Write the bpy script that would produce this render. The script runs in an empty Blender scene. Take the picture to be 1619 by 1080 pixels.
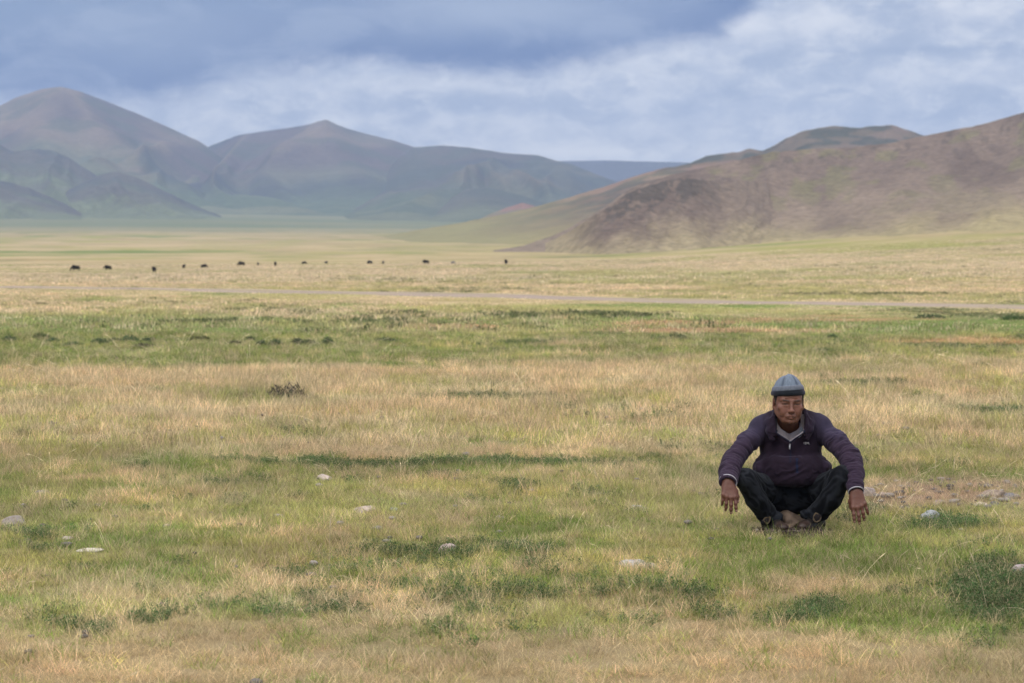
import bpy, math, random
import numpy as np
from mathutils import Vector, Matrix
random.seed(7)
RNG = np.random.default_rng(11)
sc = bpy.context.scene
COL = sc.collection

# ------------------------------------------------------------------ camera
F = 70 / 36 * 1619.0          # focal length in pixels of the 1619 px wide photograph
CX, CY, HZ, CH = 809.5, 540.0, 405.0, 1.5
TH = math.atan((CY - HZ) / F)
cam_d = bpy.data.cameras.new("camera"); cam = bpy.data.objects.new("camera", cam_d); COL.objects.link(cam)
cam.location = (0, 0, CH); cam.rotation_euler = (math.pi / 2 - TH, 0, 0)
cam_d.lens = 70; cam_d.sensor_width = 36; cam_d.clip_start = 0.1; cam_d.clip_end = 60000
cam_d.dof.use_dof = True; cam_d.dof.focus_distance = 10.75; cam_d.dof.aperture_fstop = 5.2
sc.camera = cam

def ray_point(px, py, Y):
    """world point at depth Y (metres in front of the camera) seen at a place of the photograph"""
    rx, ry = (px - CX) / F, (py - CY) / F
    d = Vector((rx, math.cos(TH) - ry * math.sin(TH), -math.sin(TH) - ry * math.cos(TH)))
    k = Y / d.y
    return Vector((d.x * k, Y, CH + d.z * k))
def ground_point(px, py):
    rx, ry = (px - CX) / F, (py - CY) / F
    d = Vector((rx, math.cos(TH) - ry * math.sin(TH), -math.sin(TH) - ry * math.cos(TH)))
    k = -CH / d.z
    return (d.x * k, d.y * k)

# ------------------------------------------------------------------ noise
def _hash(ix, iy, iz=0, seed=0):
    h = (ix.astype(np.int64) * 374761393 + iy.astype(np.int64) * 668265263 + np.asarray(iz).astype(np.int64) * 2147483647 + seed * 1274126177) & 0xFFFFFFFF
    h = ((h ^ (h >> 13)) * 1274126177) & 0xFFFFFFFF
    h = ((h ^ (h >> 16)) * 2246822519) & 0xFFFFFFFF
    return ((h ^ (h >> 15)) & 0xFFFFFF) / float(0xFFFFFF)
def vnoise(x, y, seed=0):
    x = np.asarray(x, float); y = np.asarray(y, float)
    ix = np.floor(x); iy = np.floor(y); fx = x - ix; fy = y - iy
    fx = fx * fx * fx * (fx * (fx * 6 - 15) + 10); fy = fy * fy * fy * (fy * (fy * 6 - 15) + 10)
    a = _hash(ix, iy, 0, seed); b = _hash(ix + 1, iy, 0, seed); c = _hash(ix, iy + 1, 0, seed); d = _hash(ix + 1, iy + 1, 0, seed)
    return (a + (b - a) * fx) * (1 - fy) + (c + (d - c) * fx) * fy
def fbm(x, y, oct=4, seed=0, gain=.5):
    x = np.asarray(x, float); y = np.asarray(y, float)
    s = 0; a = 1; t = 0
    for i in range(oct):
        c, sn = math.cos(.6 + i), math.sin(.6 + i)
        s = s + a * vnoise((x * c - y * sn) * 2 ** i + 17.3 * i, (x * sn + y * c) * 2 ** i - 9.1 * i, seed + i); t += a; a *= gain
    return s / t          # 0..1, mean .5
def vnoise3(p, seed=0):
    i = np.floor(p); f = p - i; f = f * f * (3 - 2 * f)
    r = 0
    for dx in (0, 1):
        for dy in (0, 1):
            for dz in (0, 1):
                w = (f[:, 0] if dx else 1 - f[:, 0]) * (f[:, 1] if dy else 1 - f[:, 1]) * (f[:, 2] if dz else 1 - f[:, 2])
                r = r + w * _hash(i[:, 0] + dx, i[:, 1] + dy, i[:, 2] + dz, seed)
    return r
def fbm3(p, oct=3, seed=0, gain=.5):
    s = 0; a = 1; t = 0
    for k in range(oct):
        s = s + a * vnoise3(p * 2 ** k + 13.7 * k, seed + k); t += a; a *= gain
    return s / t
def sstep(a, b, x):
    t = np.clip((x - a) / (b - a), 0, 1); return t * t * (3 - 2 * t)

# ------------------------------------------------------------------ small tools
def tag(o, label=None, cat=None, group=None, kind=None):
    for k, v in (("label", label), ("category", cat), ("group", group), ("kind", kind)):
        if v: o[k] = v
    return o
def mesh_np(name, V, faces, mat=None, parent=None, smooth=True, cols=None, attrs=None):
    """one mesh object from numpy vertices and a list of face index arrays (each n x 3 or n x 4)"""
    me = bpy.data.meshes.new(name)
    V = np.asarray(V, np.float32)
    if not isinstance(faces, (list, tuple)): faces = [faces]
    faces = [np.asarray(f, np.int32) for f in faces if len(f)]
    me.vertices.add(len(V)); me.vertices.foreach_set("co", V.ravel())
    nl = sum(f.size for f in faces); nf = sum(len(f) for f in faces)
    me.loops.add(nl); me.polygons.add(nf)
    me.loops.foreach_set("vertex_index", np.concatenate([f.ravel() for f in faces]))
    tot = np.concatenate([np.full(len(f), f.shape[1], np.int32) for f in faces])
    st = np.concatenate([[0], np.cumsum(tot)[:-1]]).astype(np.int32)
    me.polygons.foreach_set("loop_start", st)
    me.update(calc_edges=True)
    if smooth: me.polygons.foreach_set("use_smooth", np.ones(nf, bool))
    if cols is not None:
        a = me.color_attributes.new("col", 'FLOAT_COLOR', 'POINT')
        c = np.ones((len(V), 4), np.float32); c[:, :3] = cols; a.data.foreach_set("color", c.ravel())
    for k, v in (attrs or {}).items():
        a = me.attributes.new(k, 'FLOAT', 'POINT'); a.data.foreach_set("value", np.asarray(v, np.float32))
    if mat: me.materials.append(mat)
    me.validate()
    o = bpy.data.objects.new(name, me)
    COL.objects.link(o)
    if parent: o.parent = parent
    return o

class NT:
    def __init__(s, tree): s.t = tree; s.n = tree.nodes; s.l = tree.links
    def node(s, typ, **kw):
        n = s.n.new(typ)
        for k, v in kw.items():
            if k == 'ins':
                for kk, vv in v.items():
                    if hasattr(vv, 'is_linked') or hasattr(vv, 'links'): s.l.new(vv, n.inputs[kk])
                    else: n.inputs[kk].default_value = vv
            else: setattr(n, k, v)
        return n
    def math(s, op, a, b=0.0, c=None, clamp=False):
        n = s.n.new('ShaderNodeMath'); n.operation = op; n.use_clamp = clamp
        for i, v in enumerate((a, b, c)):
            if v is None: continue
            if hasattr(v, 'links'): s.l.new(v, n.inputs[i])
            else: n.inputs[i].default_value = v
        return n.outputs[0]
    def mix(s, fac, a, b, mode='MIX'):
        n = s.n.new('ShaderNodeMix'); n.data_type = 'RGBA'; n.blend_type = mode
        for i, v in ((0, fac), (6, a), (7, b)):
            if hasattr(v, 'links'): s.l.new(v, n.inputs[i])
            else: n.inputs[i].default_value = v if i == 0 else (*v[:3], 1)
        return n.outputs[2]
    def ramp(s, fac, stops, interp='LINEAR'):
        n = s.n.new('ShaderNodeValToRGB'); n.color_ramp.interpolation = interp
        e = n.color_ramp.elements
        while len(e) < len(stops): e.new(0.5)
        for el, (p, c) in zip(e, stops):
            el.position = p; el.color = (c, c, c, 1) if not hasattr(c, '__len__') else (*c, 1)
        s.l.new(fac, n.inputs[0]); return n.outputs[0]
    def noise(s, vec, scale, detail=4, rough=.55, dist=0):
        n = s.n.new('ShaderNodeTexNoise'); n.inputs['Scale'].default_value = scale; n.inputs['Detail'].default_value = detail
        n.inputs['Roughness'].default_value = rough; n.inputs['Distortion'].default_value = dist
        if vec is not None: s.l.new(vec, n.inputs['Vector'])
        return n.outputs[0]

def new_mat(name, rough=.9, spec=.2):
    m = bpy.data.materials.new(name); m.use_nodes = True
    t = NT(m.node_tree); b = m.node_tree.nodes['Principled BSDF']
    b.inputs['Roughness'].default_value = rough; b.inputs['Specular IOR Level'].default_value = spec
    return m, t, b
def attr_mat(name, scale, amt, rough=.9, spec=.15, bump=0, bscale=None, coord='Object', fine=None, stretch=None):
    """vertex pigment broken up by procedural noise, with bump"""
    m, t, b = new_mat(name, rough, spec)
    a = t.node('ShaderNodeVertexColor', layer_name='col')
    tc = t.node('ShaderNodeTexCoord').outputs[coord]
    if stretch:
        mp = t.node('ShaderNodeMapping'); mp.inputs['Scale'].default_value = stretch; t.l.new(tc, mp.inputs[0]); tc = mp.outputs[0]
    n = t.noise(tc, scale, 6, .65)
    f = t.math('MULTIPLY_ADD', n, 2 * amt, 1 - amt)
    if fine:
        n2 = t.noise(tc, fine[0], 3, .6); f = t.math('MULTIPLY', f, t.math('MULTIPLY_ADD', n2, 2 * fine[1], 1 - fine[1]))
    c = t.mix(1.0, a.outputs[0], t.node('ShaderNodeCombineColor', ins={0: f, 1: f, 2: f}).outputs[0], 'MULTIPLY')
    t.l.new(c, b.inputs['Base Color'])
    if bump:
        bp = t.node('ShaderNodeBump'); bp.inputs['Strength'].default_value = 1; bp.inputs['Distance'].default_value = bump
        t.l.new(t.noise(tc, bscale or scale, 6, .7), bp.inputs['Height']); t.l.new(bp.outputs[0], b.inputs['Normal'])
    return m

# ------------------------------------------------------------------ ground height
YD = np.array([1, 60, 100, 200, 370, 600, 1000, 1600, 2600, 4200, 6500, 9500.])
def _rows(v): return np.array([0, 0] + list(v), float)
_zrow = lambda ys: np.array([0, 0] + [CH - d * (y - HZ) / F for d, y in zip(YD[2:], ys)])
ZL = _zrow([452, 437, 427, 413, 397, 382, 362, 338, 322, 316])
ZC = _zrow([452, 434, 419, 408, 396, 384, 368, 350, 338, 330])
ZR = _zrow([452.5, 420, 391, 362, 352, 348, 344, 338, 330, 322])
LYD = np.log(YD)
def _smooth_interp(d, tab):
    ld = np.log(np.maximum(d, 1)); r = 0
    for k in (-.12, -.06, 0, .06, .12): r = r + np.interp(ld + k, LYD, tab) / 5
    return r
def ground_z(x, y):
    x = np.asarray(x, float); y = np.asarray(y, float)
    yy = np.maximum(y, 1e-3); px = np.where(y > 0, CX + F * x / np.maximum(yy, .35 * np.abs(x) + 1e-3), np.where(x < 0, -1e4, 1e4))
    d = np.where(y > .35 * np.abs(x), y, .35 * np.abs(x))
    px = np.clip(px, -300, 2100)
    zl, zc, zr = _smooth_interp(d, ZL), _smooth_interp(d, ZC), _smooth_interp(d, ZR)
    w1 = sstep(0, 1000, px); w2 = sstep(820, 1750, px)
    z = zl + (zc - zl) * w1; z = z + (zr - z) * w2
    r = np.hypot(x, y)
    z = z + (fbm(x / 9, y / 9, 3, 5) - .5) * .12 * sstep(14, 40, r) * (1 - sstep(300, 900, r))
    z = z + (fbm(x / 60, y / 60, 3, 6) - .5) * .9 * sstep(120, 300, r) * (1 - sstep(1500, 2500, r))
    z = z + (fbm(x / .55, y / .55, 3, 8) - .5) * .05 * (1 - sstep(30, 50, r))
    return z
def project(x, y, z=0):
    yy = np.maximum(y, .5)
    return CX + F * x / yy, HZ - F * (z - CH) / yy

# ------------------------------------------------------------------ what grows where
CLS = ['straw', 'green', 'yellow', 'brown', 'herb', 'orange', 'bare']
CC = np.array([[.47, .365, .215], [.14, .205, .045], [.31, .30, .10], [.38, .30, .165], [.06, .10, .035], [.38, .235, .125], [.24, .17, .12]])
RB = np.array([  # row of the photograph, then the leaning of each kind there
    [380, .8, .35, .5, .75, 0, .1, 0], [415, 1.0, .1, .55, .8, 0, .1, 0], [440, .9, .25, .7, .6, 0, .1, 0], [470, .8, .2, .6, .6, .0, .1, 0], [495, .65, .5, .6, .45, .1, .3, 0],
    [510, .2, 1.15, .7, .1, .35, .35, 0], [545, .1, 1.15, .75, 0, .6, .3, 0], [572, .3, 1.0, .8, .2, 0, .1, 0], [590, 1.15, .35, .65, .4, -.1, .1, 0],
    [640, 1.1, .35, .75, .35, 0, .1, 0], [690, .95, .5, .85, .3, .1, .1, 0], [735, .7, .7, .9, .3, .2, .0, 0],
    [800, .55, .68, .95, .55, .2, 0, .1], [880, .38, .72, .92, .72, .3, 0, .1], [960, .3, .66, .68, .95, .3, 0, 0], [1020, .25, .5, .3, 1.5, .1, 0, 0], [1090, .25, .4, .2, 1.7, 0, 0, 0]])
PATCH = [  # kind, px, py, rx, ry, strength
    ('green', 160, 540, 560, 32, .8), ('green', 180, 570, 330, 12, 1.0), ('herb', 250, 545, 330, 9, .35), ('herb', 100, 530, 260, 6, .3), ('orange', 1120, 522, 210, 5, 2.6), ('orange', 1060, 510, 130, 4, 2.5), ('orange', 700, 515, 90, 4, 2.4),
    ('orange', 1300, 506, 200, 4, 2.2), ('orange', 1540, 540, 130, 7, 2.6), ('green', 1500, 512, 260, 9, .9), ('herb', 1560, 505, 90, 6, .5), ('green', 900, 535, 260, 6, .5),
    ('straw', 1300, 575, 420, 22, .5), ('straw', 1200, 545, 300, 10, .3), ('straw', 500, 598, 560, 14, .6), ('straw', 850, 572, 260, 12, .6),
    ('herb', 760, 631, 150, 6, 2.3), ('green', 760, 636, 180, 12, .8), ('herb', 250, 632, 70, 5, 1.2), ('herb', 1390, 607, 95, 5, 2.2), ('herb', 1580, 652, 90, 9, 2.0),
    ('herb', 590, 739, 255, 7.5, 2.4), ('green', 560, 743, 280, 18, .9), ('herb', 240, 744, 40, 6, 1.5), ('herb', 830, 772, 42, 12, 1.2), ('green', 830, 700, 180, 9, .8), ('green', 850, 770, 120, 14, .6),
    ('green', 120, 870, 240, 60, .3), ('green', 240, 850, 200, 14, .7), ('herb', 45, 860, 45, 14, 1.0), ('green', 80, 945, 130, 50, .7), ('herb', 95, 1000, 60, 14, 1.4), ('herb', 215, 992, 30, 14, 1.4), ('herb', 390, 1045, 38, 12, 1.4), ('herb', 180, 1032, 40, 14, 1.0),
    ('green', 850, 835, 130, 24, .9), ('herb', 670, 880, 60, 16, .6), ('brown', 1490, 778, 150, 28, 1.6), ('bare', 1490, 780, 150, 26, 4.0),
    ('herb', 1510, 828, 60, 10, 2.2), ('green', 1490, 830, 110, 22, .6), ('herb', 1400, 805, 24, 10, 1.3), ('herb', 1545, 935, 110, 42, 1.5), ('green', 1500, 930, 170, 70, .6), ('herb', 1600, 1010, 70, 70, 1.3), ('herb', 1325, 965, 40, 14, 1.4),
    ('herb', 1240, 980, 24, 12, 1.3), ('herb', 1140, 978, 22, 14, 1.1), ('green', 1380, 890, 130, 30, .6), ('brown', 1350, 930, 130, 22, 1.2), ('brown', 1150, 1040, 260, 45, .5), ('brown', 150, 1060, 240, 30, .5),
    ('green', 870, 1010, 120, 20, .5), ('herb', 880, 1000, 60, 10, .9), ('yellow', 1020, 700, 260, 22, .3), ('green', 1560, 752, 220, 14, 1.2), ('green', 1400, 700, 100, 8, .3), ('bare', 1250, 842, 50, 7, 1.0),
    ('green', 1250, 885, 320, 20, .35), ('herb', 870, 640, 40, 4, .5), ('herb', 120, 455, 120, 1.6, 2.0), ('green', 330, 465, 80, 2, 1.5), ('green', 1200, 484, 500, 3, 1.0), ('herb', 980, 498, 90, 5, .7), ('green', 520, 340, 700, 14, .8),
    ('green', 120, 400, 260, 5, .8), ('green', 1450, 392, 200, 3, .9), ('green', 640, 398, 60, 4, .9), ('green', 60, 420, 130, 4, .5), ('yellow', 1350, 380, 300, 22, .5), ('green', 980, 350, 140, 14, .6)]
def field(x, y, z=None):
    """class weights at world points"""
    x = np.asarray(x, float); y = np.asarray(y, float)
    px, py = project(x, y, 0 if z is None else z)
    r = np.hypot(x, y)
    wx = (fbm(x / .9, y / .9, 3, 31) - .5) * np.minimum(F * .38 / np.maximum(y, 3), 120)
    wy = (fbm(x / .9, y / .9, 3, 37) - .5) * np.clip(4722 / np.maximum(y, 3) ** 2 * .65, 1.5, 30)
    far = sstep(60, 260, r)
    qx = px + wx + far * (fbm(x / 40, y / 40, 3, 61) - .5) * 160; qy = py + wy + far * (fbm(x / 40, y / 40, 3, 67) - .5) * 8
    S = np.stack([np.interp(qy, RB[:, 0], RB[:, 1 + k]) for k in range(7)], -1)
    S[..., 6] -= .55
    sc_w = [(.24, 1.5 * (1 - sstep(10, 26, r))), (.75, 2.0 * (1 - sstep(35, 80, r))), (2.4, 1.7 * (1 - sstep(90, 220, r))), (8., 1.9 * sstep(14, 50, r) * (1 - sstep(300, 900, r))), (30., 2.2 * sstep(70, 200, r)), (110., 2.0 * sstep(250, 800, r))]
    for k in range(7):
        n = sum(w_ * (fbm(x / s_, y / s_, 2, 100 + 7 * k + 60 * q) - .5) for q, (s_, w_) in enumerate(sc_w))
        S[..., k] += n * .8
    S[..., 5] -= .35; S[..., 4] -= .1
    for c, ax, ay, rx, ry, st in PATCH:
        g = np.exp(-(((qx - ax) / rx) ** 2 + ((qy - ay) / ry) ** 2) ** 1.5 * .9)
        S[..., CLS.index(c)] += st * g
    E = np.exp(S * 4.6); return E / E.sum(-1, keepdims=True)

# ------------------------------------------------------------------ ground sheet
def build_ground():
    a1 = np.radians(np.arange(-19, 19.01, .11)); 
    side = np.radians(np.concatenate([np.arange(19.6, 40, 1.0), np.arange(42, 181, 4)]))
    side[-1] = math.pi
    az = np.concatenate([-side[::-1][1:] if False else -side[::-1], a1, side[:-1]])   # -180 .. <180
    rr = [.6]
    while rr[-1] < 8100: rr.append(rr[-1] * (1.022 if 5 < rr[-1] < 200 else 1.035))
    rr = np.array(rr)
    A, R = np.meshgrid(az, rr)
    X, Y = R * np.sin(A), R * np.cos(A)
    X = X.ravel(); Y = Y.ravel()
    Z = ground_z(X, Y)
    V = np.stack([X, Y, Z], 1)
    na, nr = len(az), len(rr)
    i, j = np.meshgrid(np.arange(nr - 1), np.arange(na), indexing='ij'); j2 = (j + 1) % na
    Q = np.stack([i * na + j, (i + 1) * na + j, (i + 1) * na + j2, i * na + j2], -1).reshape(-1, 4)[:, ::-1]
    c0 = len(V); V = np.vstack([V, [[0, 0, 0]]])
    k = np.arange(na); T = np.stack([np.full(na, c0), k, (k + 1) % na], 1)[:, ::-1]
    W = field(V[:, 0], V[:, 1], V[:, 2]); cols = W @ CC
    r = np.hypot(V[:, 0], V[:, 1])
    nearm = (1 - sstep(15, 60, r))[:, None]
    soil = np.array([.20, .15, .095])
    cols = cols * (1 - .45 * nearm) + soil * .45 * nearm
    # far valley floor turns to cooler green pasture
    gm = sstep(1500, 3000, r)[:, None]
    pasture = np.array([.165, .18, .11]) + (fbm(V[:, 0] / 500, V[:, 1] / 300, 4, 77)[:, None] - .5) * np.array([.16, .08, .06])
    cols = cols * (1 - gm) + np.clip(pasture, .03, 1) * gm
    cols = cols * (1 - .10 * sstep(60, 160, r) * (1 - sstep(1500, 3000, r)))[:, None]
    m = attr_mat('steppe_ground', .35, .35, bump=.03, bscale=9, fine=(14, .35))
    o = mesh_np('ground', V, [Q, T], m, cols=np.clip(cols, .02, 1))
    tag(o, 'grassy steppe plain in straw and green patches reaching to the hills', kind='structure')
    return o
ground = build_ground()

# ------------------------------------------------------------------ dirt road
def build_road():
    px = np.linspace(-700, 2400, 420)
    rows = np.interp(px, [-700, -300, 0, 200, 400, 600, 800, 1000, 1200, 1400, 1619, 2400], [447, 450, 453.2, 456.5, 460.5, 464.5, 468.8, 475, 479.5, 483, 487, 500])
    d = CH * F / (rows - HZ)
    x = (px - CX) / F * d
    nv = 11; V = []; C = []
    t = np.linspace(-1, 1, nv)
    hw = 3.1 * (d / 75) * (.75 + .5 * fbm(x / 9, d * 0, 3, 21)) * np.interp(px, [0, 350, 700, 1619], [.55, 1.0, 1.25, .8])
    for k, tt in enumerate(t):
        dd = d + tt * hw + (fbm(x / 2.5, x * 0 + 3 * np.sign(tt), 3, 22 + k % 2) - .5) * 1.0 * abs(tt)
        xx = x; z = ground_z(xx, dd) + .035 - .06 * abs(tt) ** 6
        V.append(np.stack([xx, dd, z], 1))
        n = fbm(xx / 3, dd / 1.2, 3, 23); base = np.array([.34, .275, .245]); grass = np.array([.30, .25, .12])
        mid = np.exp(-(tt / .18) ** 2) * .60 + sstep(.7, 1.0, abs(tt)) * .7
        w = np.clip(mid + (n - .5) * 1.2 + (.25 if False else 0), 0, 1)[:, None]
        C.append((base * (1 - w) + grass * w) * (.85 + .3 * n[:, None]))
    V = np.stack(V, 1).reshape(-1, 3); C = np.stack(C, 1).reshape(-1, 3)
    i, j = np.meshgrid(np.arange(len(px) - 1), np.arange(nv - 1), indexing='ij')
    Q = np.stack([i * nv + j, (i + 1) * nv + j, (i + 1) * nv + j + 1, i * nv + j + 1], -1).reshape(-1, 4)
    o = mesh_np('dirt_road', V, Q, attr_mat('road_dirt', 2, .2, bump=.02), cols=C)
    tag(o, 'pale pinkish dirt track crossing the steppe', kind='structure')
build_road()

# ------------------------------------------------------------------ hills
def build_hill(name, label, crest, dc, df, colf, spur=(.10, 420., 3), spurs=(), ncol=520, nrow=110, back=.9, prof=1.0, mat=None, rough=1.2, seed=1, crestn=.6, toe=0.0):
    """crest: skyline points (px,row); dc / df: distance of crest and foot as functions (points) of px"""
    cp = np.array(crest, float)
    px = np.linspace(cp[0, 0], cp[-1, 0], ncol)
    def sm(tab, k=9):
        t = np.array(tab, float); v = np.interp(px, t[:, 0], t[:, 1])
        vp = np.pad(v, k, mode='edge'); ker = np.hanning(2 * k + 1); ker /= ker.sum()
        return np.convolve(vp, ker, 'valid')
    yc = sm(crest, 5) + (fbm(px / 14, px * 0, 4, seed + 3) - .5) * 2 * crestn
    Dc, Df = sm(dc), sm(df)
    t = np.concatenate([np.linspace(0, 1, nrow), 1 + np.linspace(0, back, nrow // 4)[1:]])
    P, T = np.meshgrid(px, t, indexing='ij')
    DC = Dc[:, None]; DF = Df[:, None]
    D = DF + (DC - DF) * T
    tx = (P - CX) / F
    Zf = ground_z(tx * DF, DF + 0 * P) - 2.0
    yf = HZ - F * (Zf - CH) / DF
    YC = np.minimum(yc[:, None], yf)
    tt = np.clip(T, 0, 1)
    s = tt ** (1.15 + toe) * (1 - .0) * (1 - .35 * prof * (tt * (1 - tt)) * 1.2) + .35 * prof * tt * (1 - tt) * tt
    s = s / s.max()
    R = yf + (YC - yf) * s
    Z = CH - D * (R - HZ) / F
    hh = np.maximum(Zf + 0, CH - DC * (YC - HZ) / F) - Zf        # local relief
    # behind the crest the slope falls away
    zc = CH - DC * (YC - HZ) / F
    Z = np.where(T > 1, zc - (zc - Zf + 20) * ((T - 1) / back) ** 1.4, Z)
    U = tx * DC
    amp, wl, oc = spur
    wu = U / wl + (fbm(U / wl / 1.5, T * 1.4, 2, seed + 9) - .5) * 1.6
    rid = 1 - 2 * np.abs(fbm(wu, T * .8 + 5, oc, seed) - .5) * 2
    win = np.sin(np.pi * np.clip(tt, 0, 1) ** 1.1) ** .8 * (T <= 1) * (1 - .55 * tt)
    dz = amp * hh * (rid - .55) * win
    dz = dz + hh * rough * .012 * (fbm(U / wl * 7, D / wl * 7, 4, seed + 5) - .5) * (tt > .02) * (1 - .6 * sstep(.9, 1, T))
    for (pts, w, a) in spurs:            # (px,t) polylines along real spurs
        p = np.array(pts, float)
        best = np.full(P.shape, 1e9)
        for q0, q1 in zip(p[:-1], p[1:]):
            v = q1 - q0; v2 = v * [1, 300]; l2 = (v2 ** 2).sum()
            k = np.clip(((P - q0[0]) * v2[0] + (T - q0[1]) * 300 * v2[1]) / l2, 0, 1)
            dd = np.hypot(P - q0[0] - k * v[0], (T - q0[1] - k * v[1]) * 300)
            best = np.minimum(best, dd)
        dz = dz + a * hh * np.exp(-(best / w) ** 2) * np.sin(np.pi * np.clip(tt, 0, 1)) ** .5
    Z = Z + dz
    X = tx * D
    V = np.stack([X, D, Z], -1).reshape(-1, 3)
    nt = len(t)
    i, j = np.meshgrid(np.arange(ncol - 1), np.arange(nt - 1), indexing='ij')
    Q = np.stack([i * nt + j, (i + 1) * nt + j, (i + 1) * nt + j + 1, i * nt + j + 1], -1).reshape(-1, 4)
    C = colf(P, T, U, D, (Z - Zf) / np.maximum(hh, 1), rid)
    C = np.clip(C, .015, 1).reshape(-1, 3)
    o = mesh_np(name, V, Q, mat, cols=C)
    tag(o, label, kind='structure')
    return o

def mixc(a, b, w): w = np.clip(w, 0, 1)[..., None]; return np.asarray(a) * (1 - w) + np.asarray(b) * w
hillmat_far = attr_mat('far_hillside', .012, .3, bump=9, bscale=.02, fine=(.06, .45))
hillmat_mid = attr_mat('mid_hillside', .05, .32, bump=1.2, bscale=.12, fine=(.5, .35))
hillmat_near = attr_mat('near_hillside', .09, .30, bump=1.0, bscale=.3, fine=(.30, .8))

def col_mount(P, T, U, D, Hn, rid):
    n = fbm(U / 700, D / 500, 5, 41); n2 = fbm(U / 160, D / 160, 4, 42); n3 = fbm(U / 330, T * 2.2, 4, 47)
    base = mixc([.100, .078, .078], [.050, .050, .066], sstep(.42, .62, n))
    base = mixc(base, [.20, .15, .115], sstep(.56, .72, n3) * .8)
    base = mixc(base, [.060, .075, .055], sstep(.5, .66, n2) * .6)
    green = mixc([.085, .115, .075], [.14, .155, .10], sstep(.4, .6, fbm(U / 500, D / 200, 4, 43)))
    g = 1 - sstep(.20, .55, Hn + (n - .5) * .5 + (.5 - rid) * .15)
    c = mixc(base, green, g)
    return mixc(c, [.24, .185, .135], sstep(.78, .95, rid) * .35 * sstep(.2, .5, T))
MB = [(-520, 330), (-400, 282), (-250, 232), (-120, 205), (0, 170), (30, 155), (70, 142), (100, 139), (130, 146), (180, 165), (220, 181), (270, 203), (320, 226), (345, 246), (380, 275), (420, 320), (450, 345)]
build_hill('mountain', 'highest rounded mountain at the left, brown with a pale spur', MB, [(-500, 6600), (450, 6400)], [(-500, 4100), (450, 4300)], col_mount,
           spur=(.30, 620, 4), spurs=[([(98, .92), (150, .75), (245, .50), (300, .36)], 24, .07), ([(98, .92), (60, .6), (90, .42), (170, .3)], 26, .05), ([(220, .72), (190, .45)], 18, -.05)], mat=hillmat_far, seed=3)
MC = [(200, 330), (250, 285), (300, 250), (335, 231), (380, 214), (430, 207), (480, 200), (505, 194), (517, 192), (545, 203), (580, 213), (620, 222), (655, 233), (665, 236), (710, 262), (760, 300), (800, 340)]
build_hill('mountain', 'lavender brown mountain with a small pointed top left of centre', MC, [(180, 6900), (800, 6500)], [(180, 4500), (800, 4000)], col_mount,
           spur=(.32, 560, 4), spurs=[([(515, .95), (450, .7), (350, .5), (300, .35)], 26, .06), ([(515, .95), (560, .6), (600, .4)], 30, .05), ([(420, .6), (500, .35)], 20, -.04)], mat=hillmat_far, seed=13)
MD = [(540, 340), (590, 292), (630, 252), (655, 234), (700, 231), (740, 234), (800, 243), (850, 246), (880, 255), (900, 259), (940, 275), (985, 292), (1030, 318), (1070, 345)]
def col_green(P, T, U, D, Hn, rid):
    c = col_mount(P, T, U, D, Hn, rid)
    return mixc(c, [.075, .095, .08], .25 + .4 * sstep(.4, .6, fbm(U / 300, D / 300, 3, 49)))
build_hill('mountain', 'low blue green mountain ridge at the centre dropping to the pass', MD, [(540, 6000), (1080, 5600)], [(540, 3600), (1080, 3900)], col_green,
           spur=(.34, 420, 4), spurs=[([(800, .9), (760, .62), (700, .45), (640, .36)], 18, .08), ([(740, .95), (850, .5), (900, .3)], 18, .07), ([(880, .9), (930, .5)], 16, .05)], mat=hillmat_far, seed=23)
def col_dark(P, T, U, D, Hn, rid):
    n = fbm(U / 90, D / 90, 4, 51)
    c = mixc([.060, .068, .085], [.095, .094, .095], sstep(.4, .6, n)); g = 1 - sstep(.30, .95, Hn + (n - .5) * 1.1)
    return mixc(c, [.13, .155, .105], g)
build_hill('foothill', 'dark rocky foothill at the left edge below the highest mountain', [(-260, 330), (-160, 262), (-60, 232), (0, 228), (25, 240), (60, 237), (90, 240), (120, 255), (150, 275), (185, 300)], [(-260, 4300), (190, 4300)], [(-260, 3500), (190, 3500)],
           col_dark, spur=(.34, 150, 4), crestn=1.4, rough=3, mat=hillmat_far, seed=33, ncol=300, nrow=70)
build_hill('foothill', 'dark blue foothill standing in front of the saddle between the mountains', [(60, 335), (110, 300), (150, 280), (185, 271), (215, 280), (250, 297), (290, 316), (330, 334), (360, 345)], [(60, 3900), (360, 3900)], [(60, 3350), (360, 3350)],
           col_dark, spur=(.34, 140, 4), crestn=1.4, rough=3, mat=hillmat_far, seed=43, ncol=300, nrow=70)
build_hill('foothill', 'dark patch of low hill in front of the mountains at far left', [(-260, 345), (-80, 300), (0, 285), (45, 296), (90, 316), (130, 336)], [(-260, 3600), (130, 3600)], [(-260, 3000), (130, 3000)],
           col_dark, spur=(.34, 140, 4), crestn=1.4, rough=3, mat=hillmat_far, seed=53, ncol=220, nrow=60)
build_hill('foothill', 'small blue hillock below the centre ridge', [(650, 350), (700, 322), (735, 300), (770, 296), (820, 308), (860, 322), (920, 342)], [(650, 4300), (920, 4300)], [(650, 3500), (920, 3500)],
           col_green, spur=(.2, 230, 3), mat=hillmat_far, seed=63, ncol=240, nrow=60)
build_hill('plateau', 'flat topped blue plateau far beyond the pass', [(560, 268), (880, 255.5), (960, 254.5), (1060, 257), (1250, 262), (1500, 268)], [(560, 8100), (1500, 8100)], [(560, 7200), (1500, 7200)],
           lambda P, T, U, D, Hn, rid: mixc([.07, .08, .10], [.10, .10, .11], fbm(U / 900, D / 900, 3, 71)), spur=(.08, 900, 3), mat=hillmat_far, seed=73, ncol=240, nrow=60, crestn=.3, back=.1)
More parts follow.
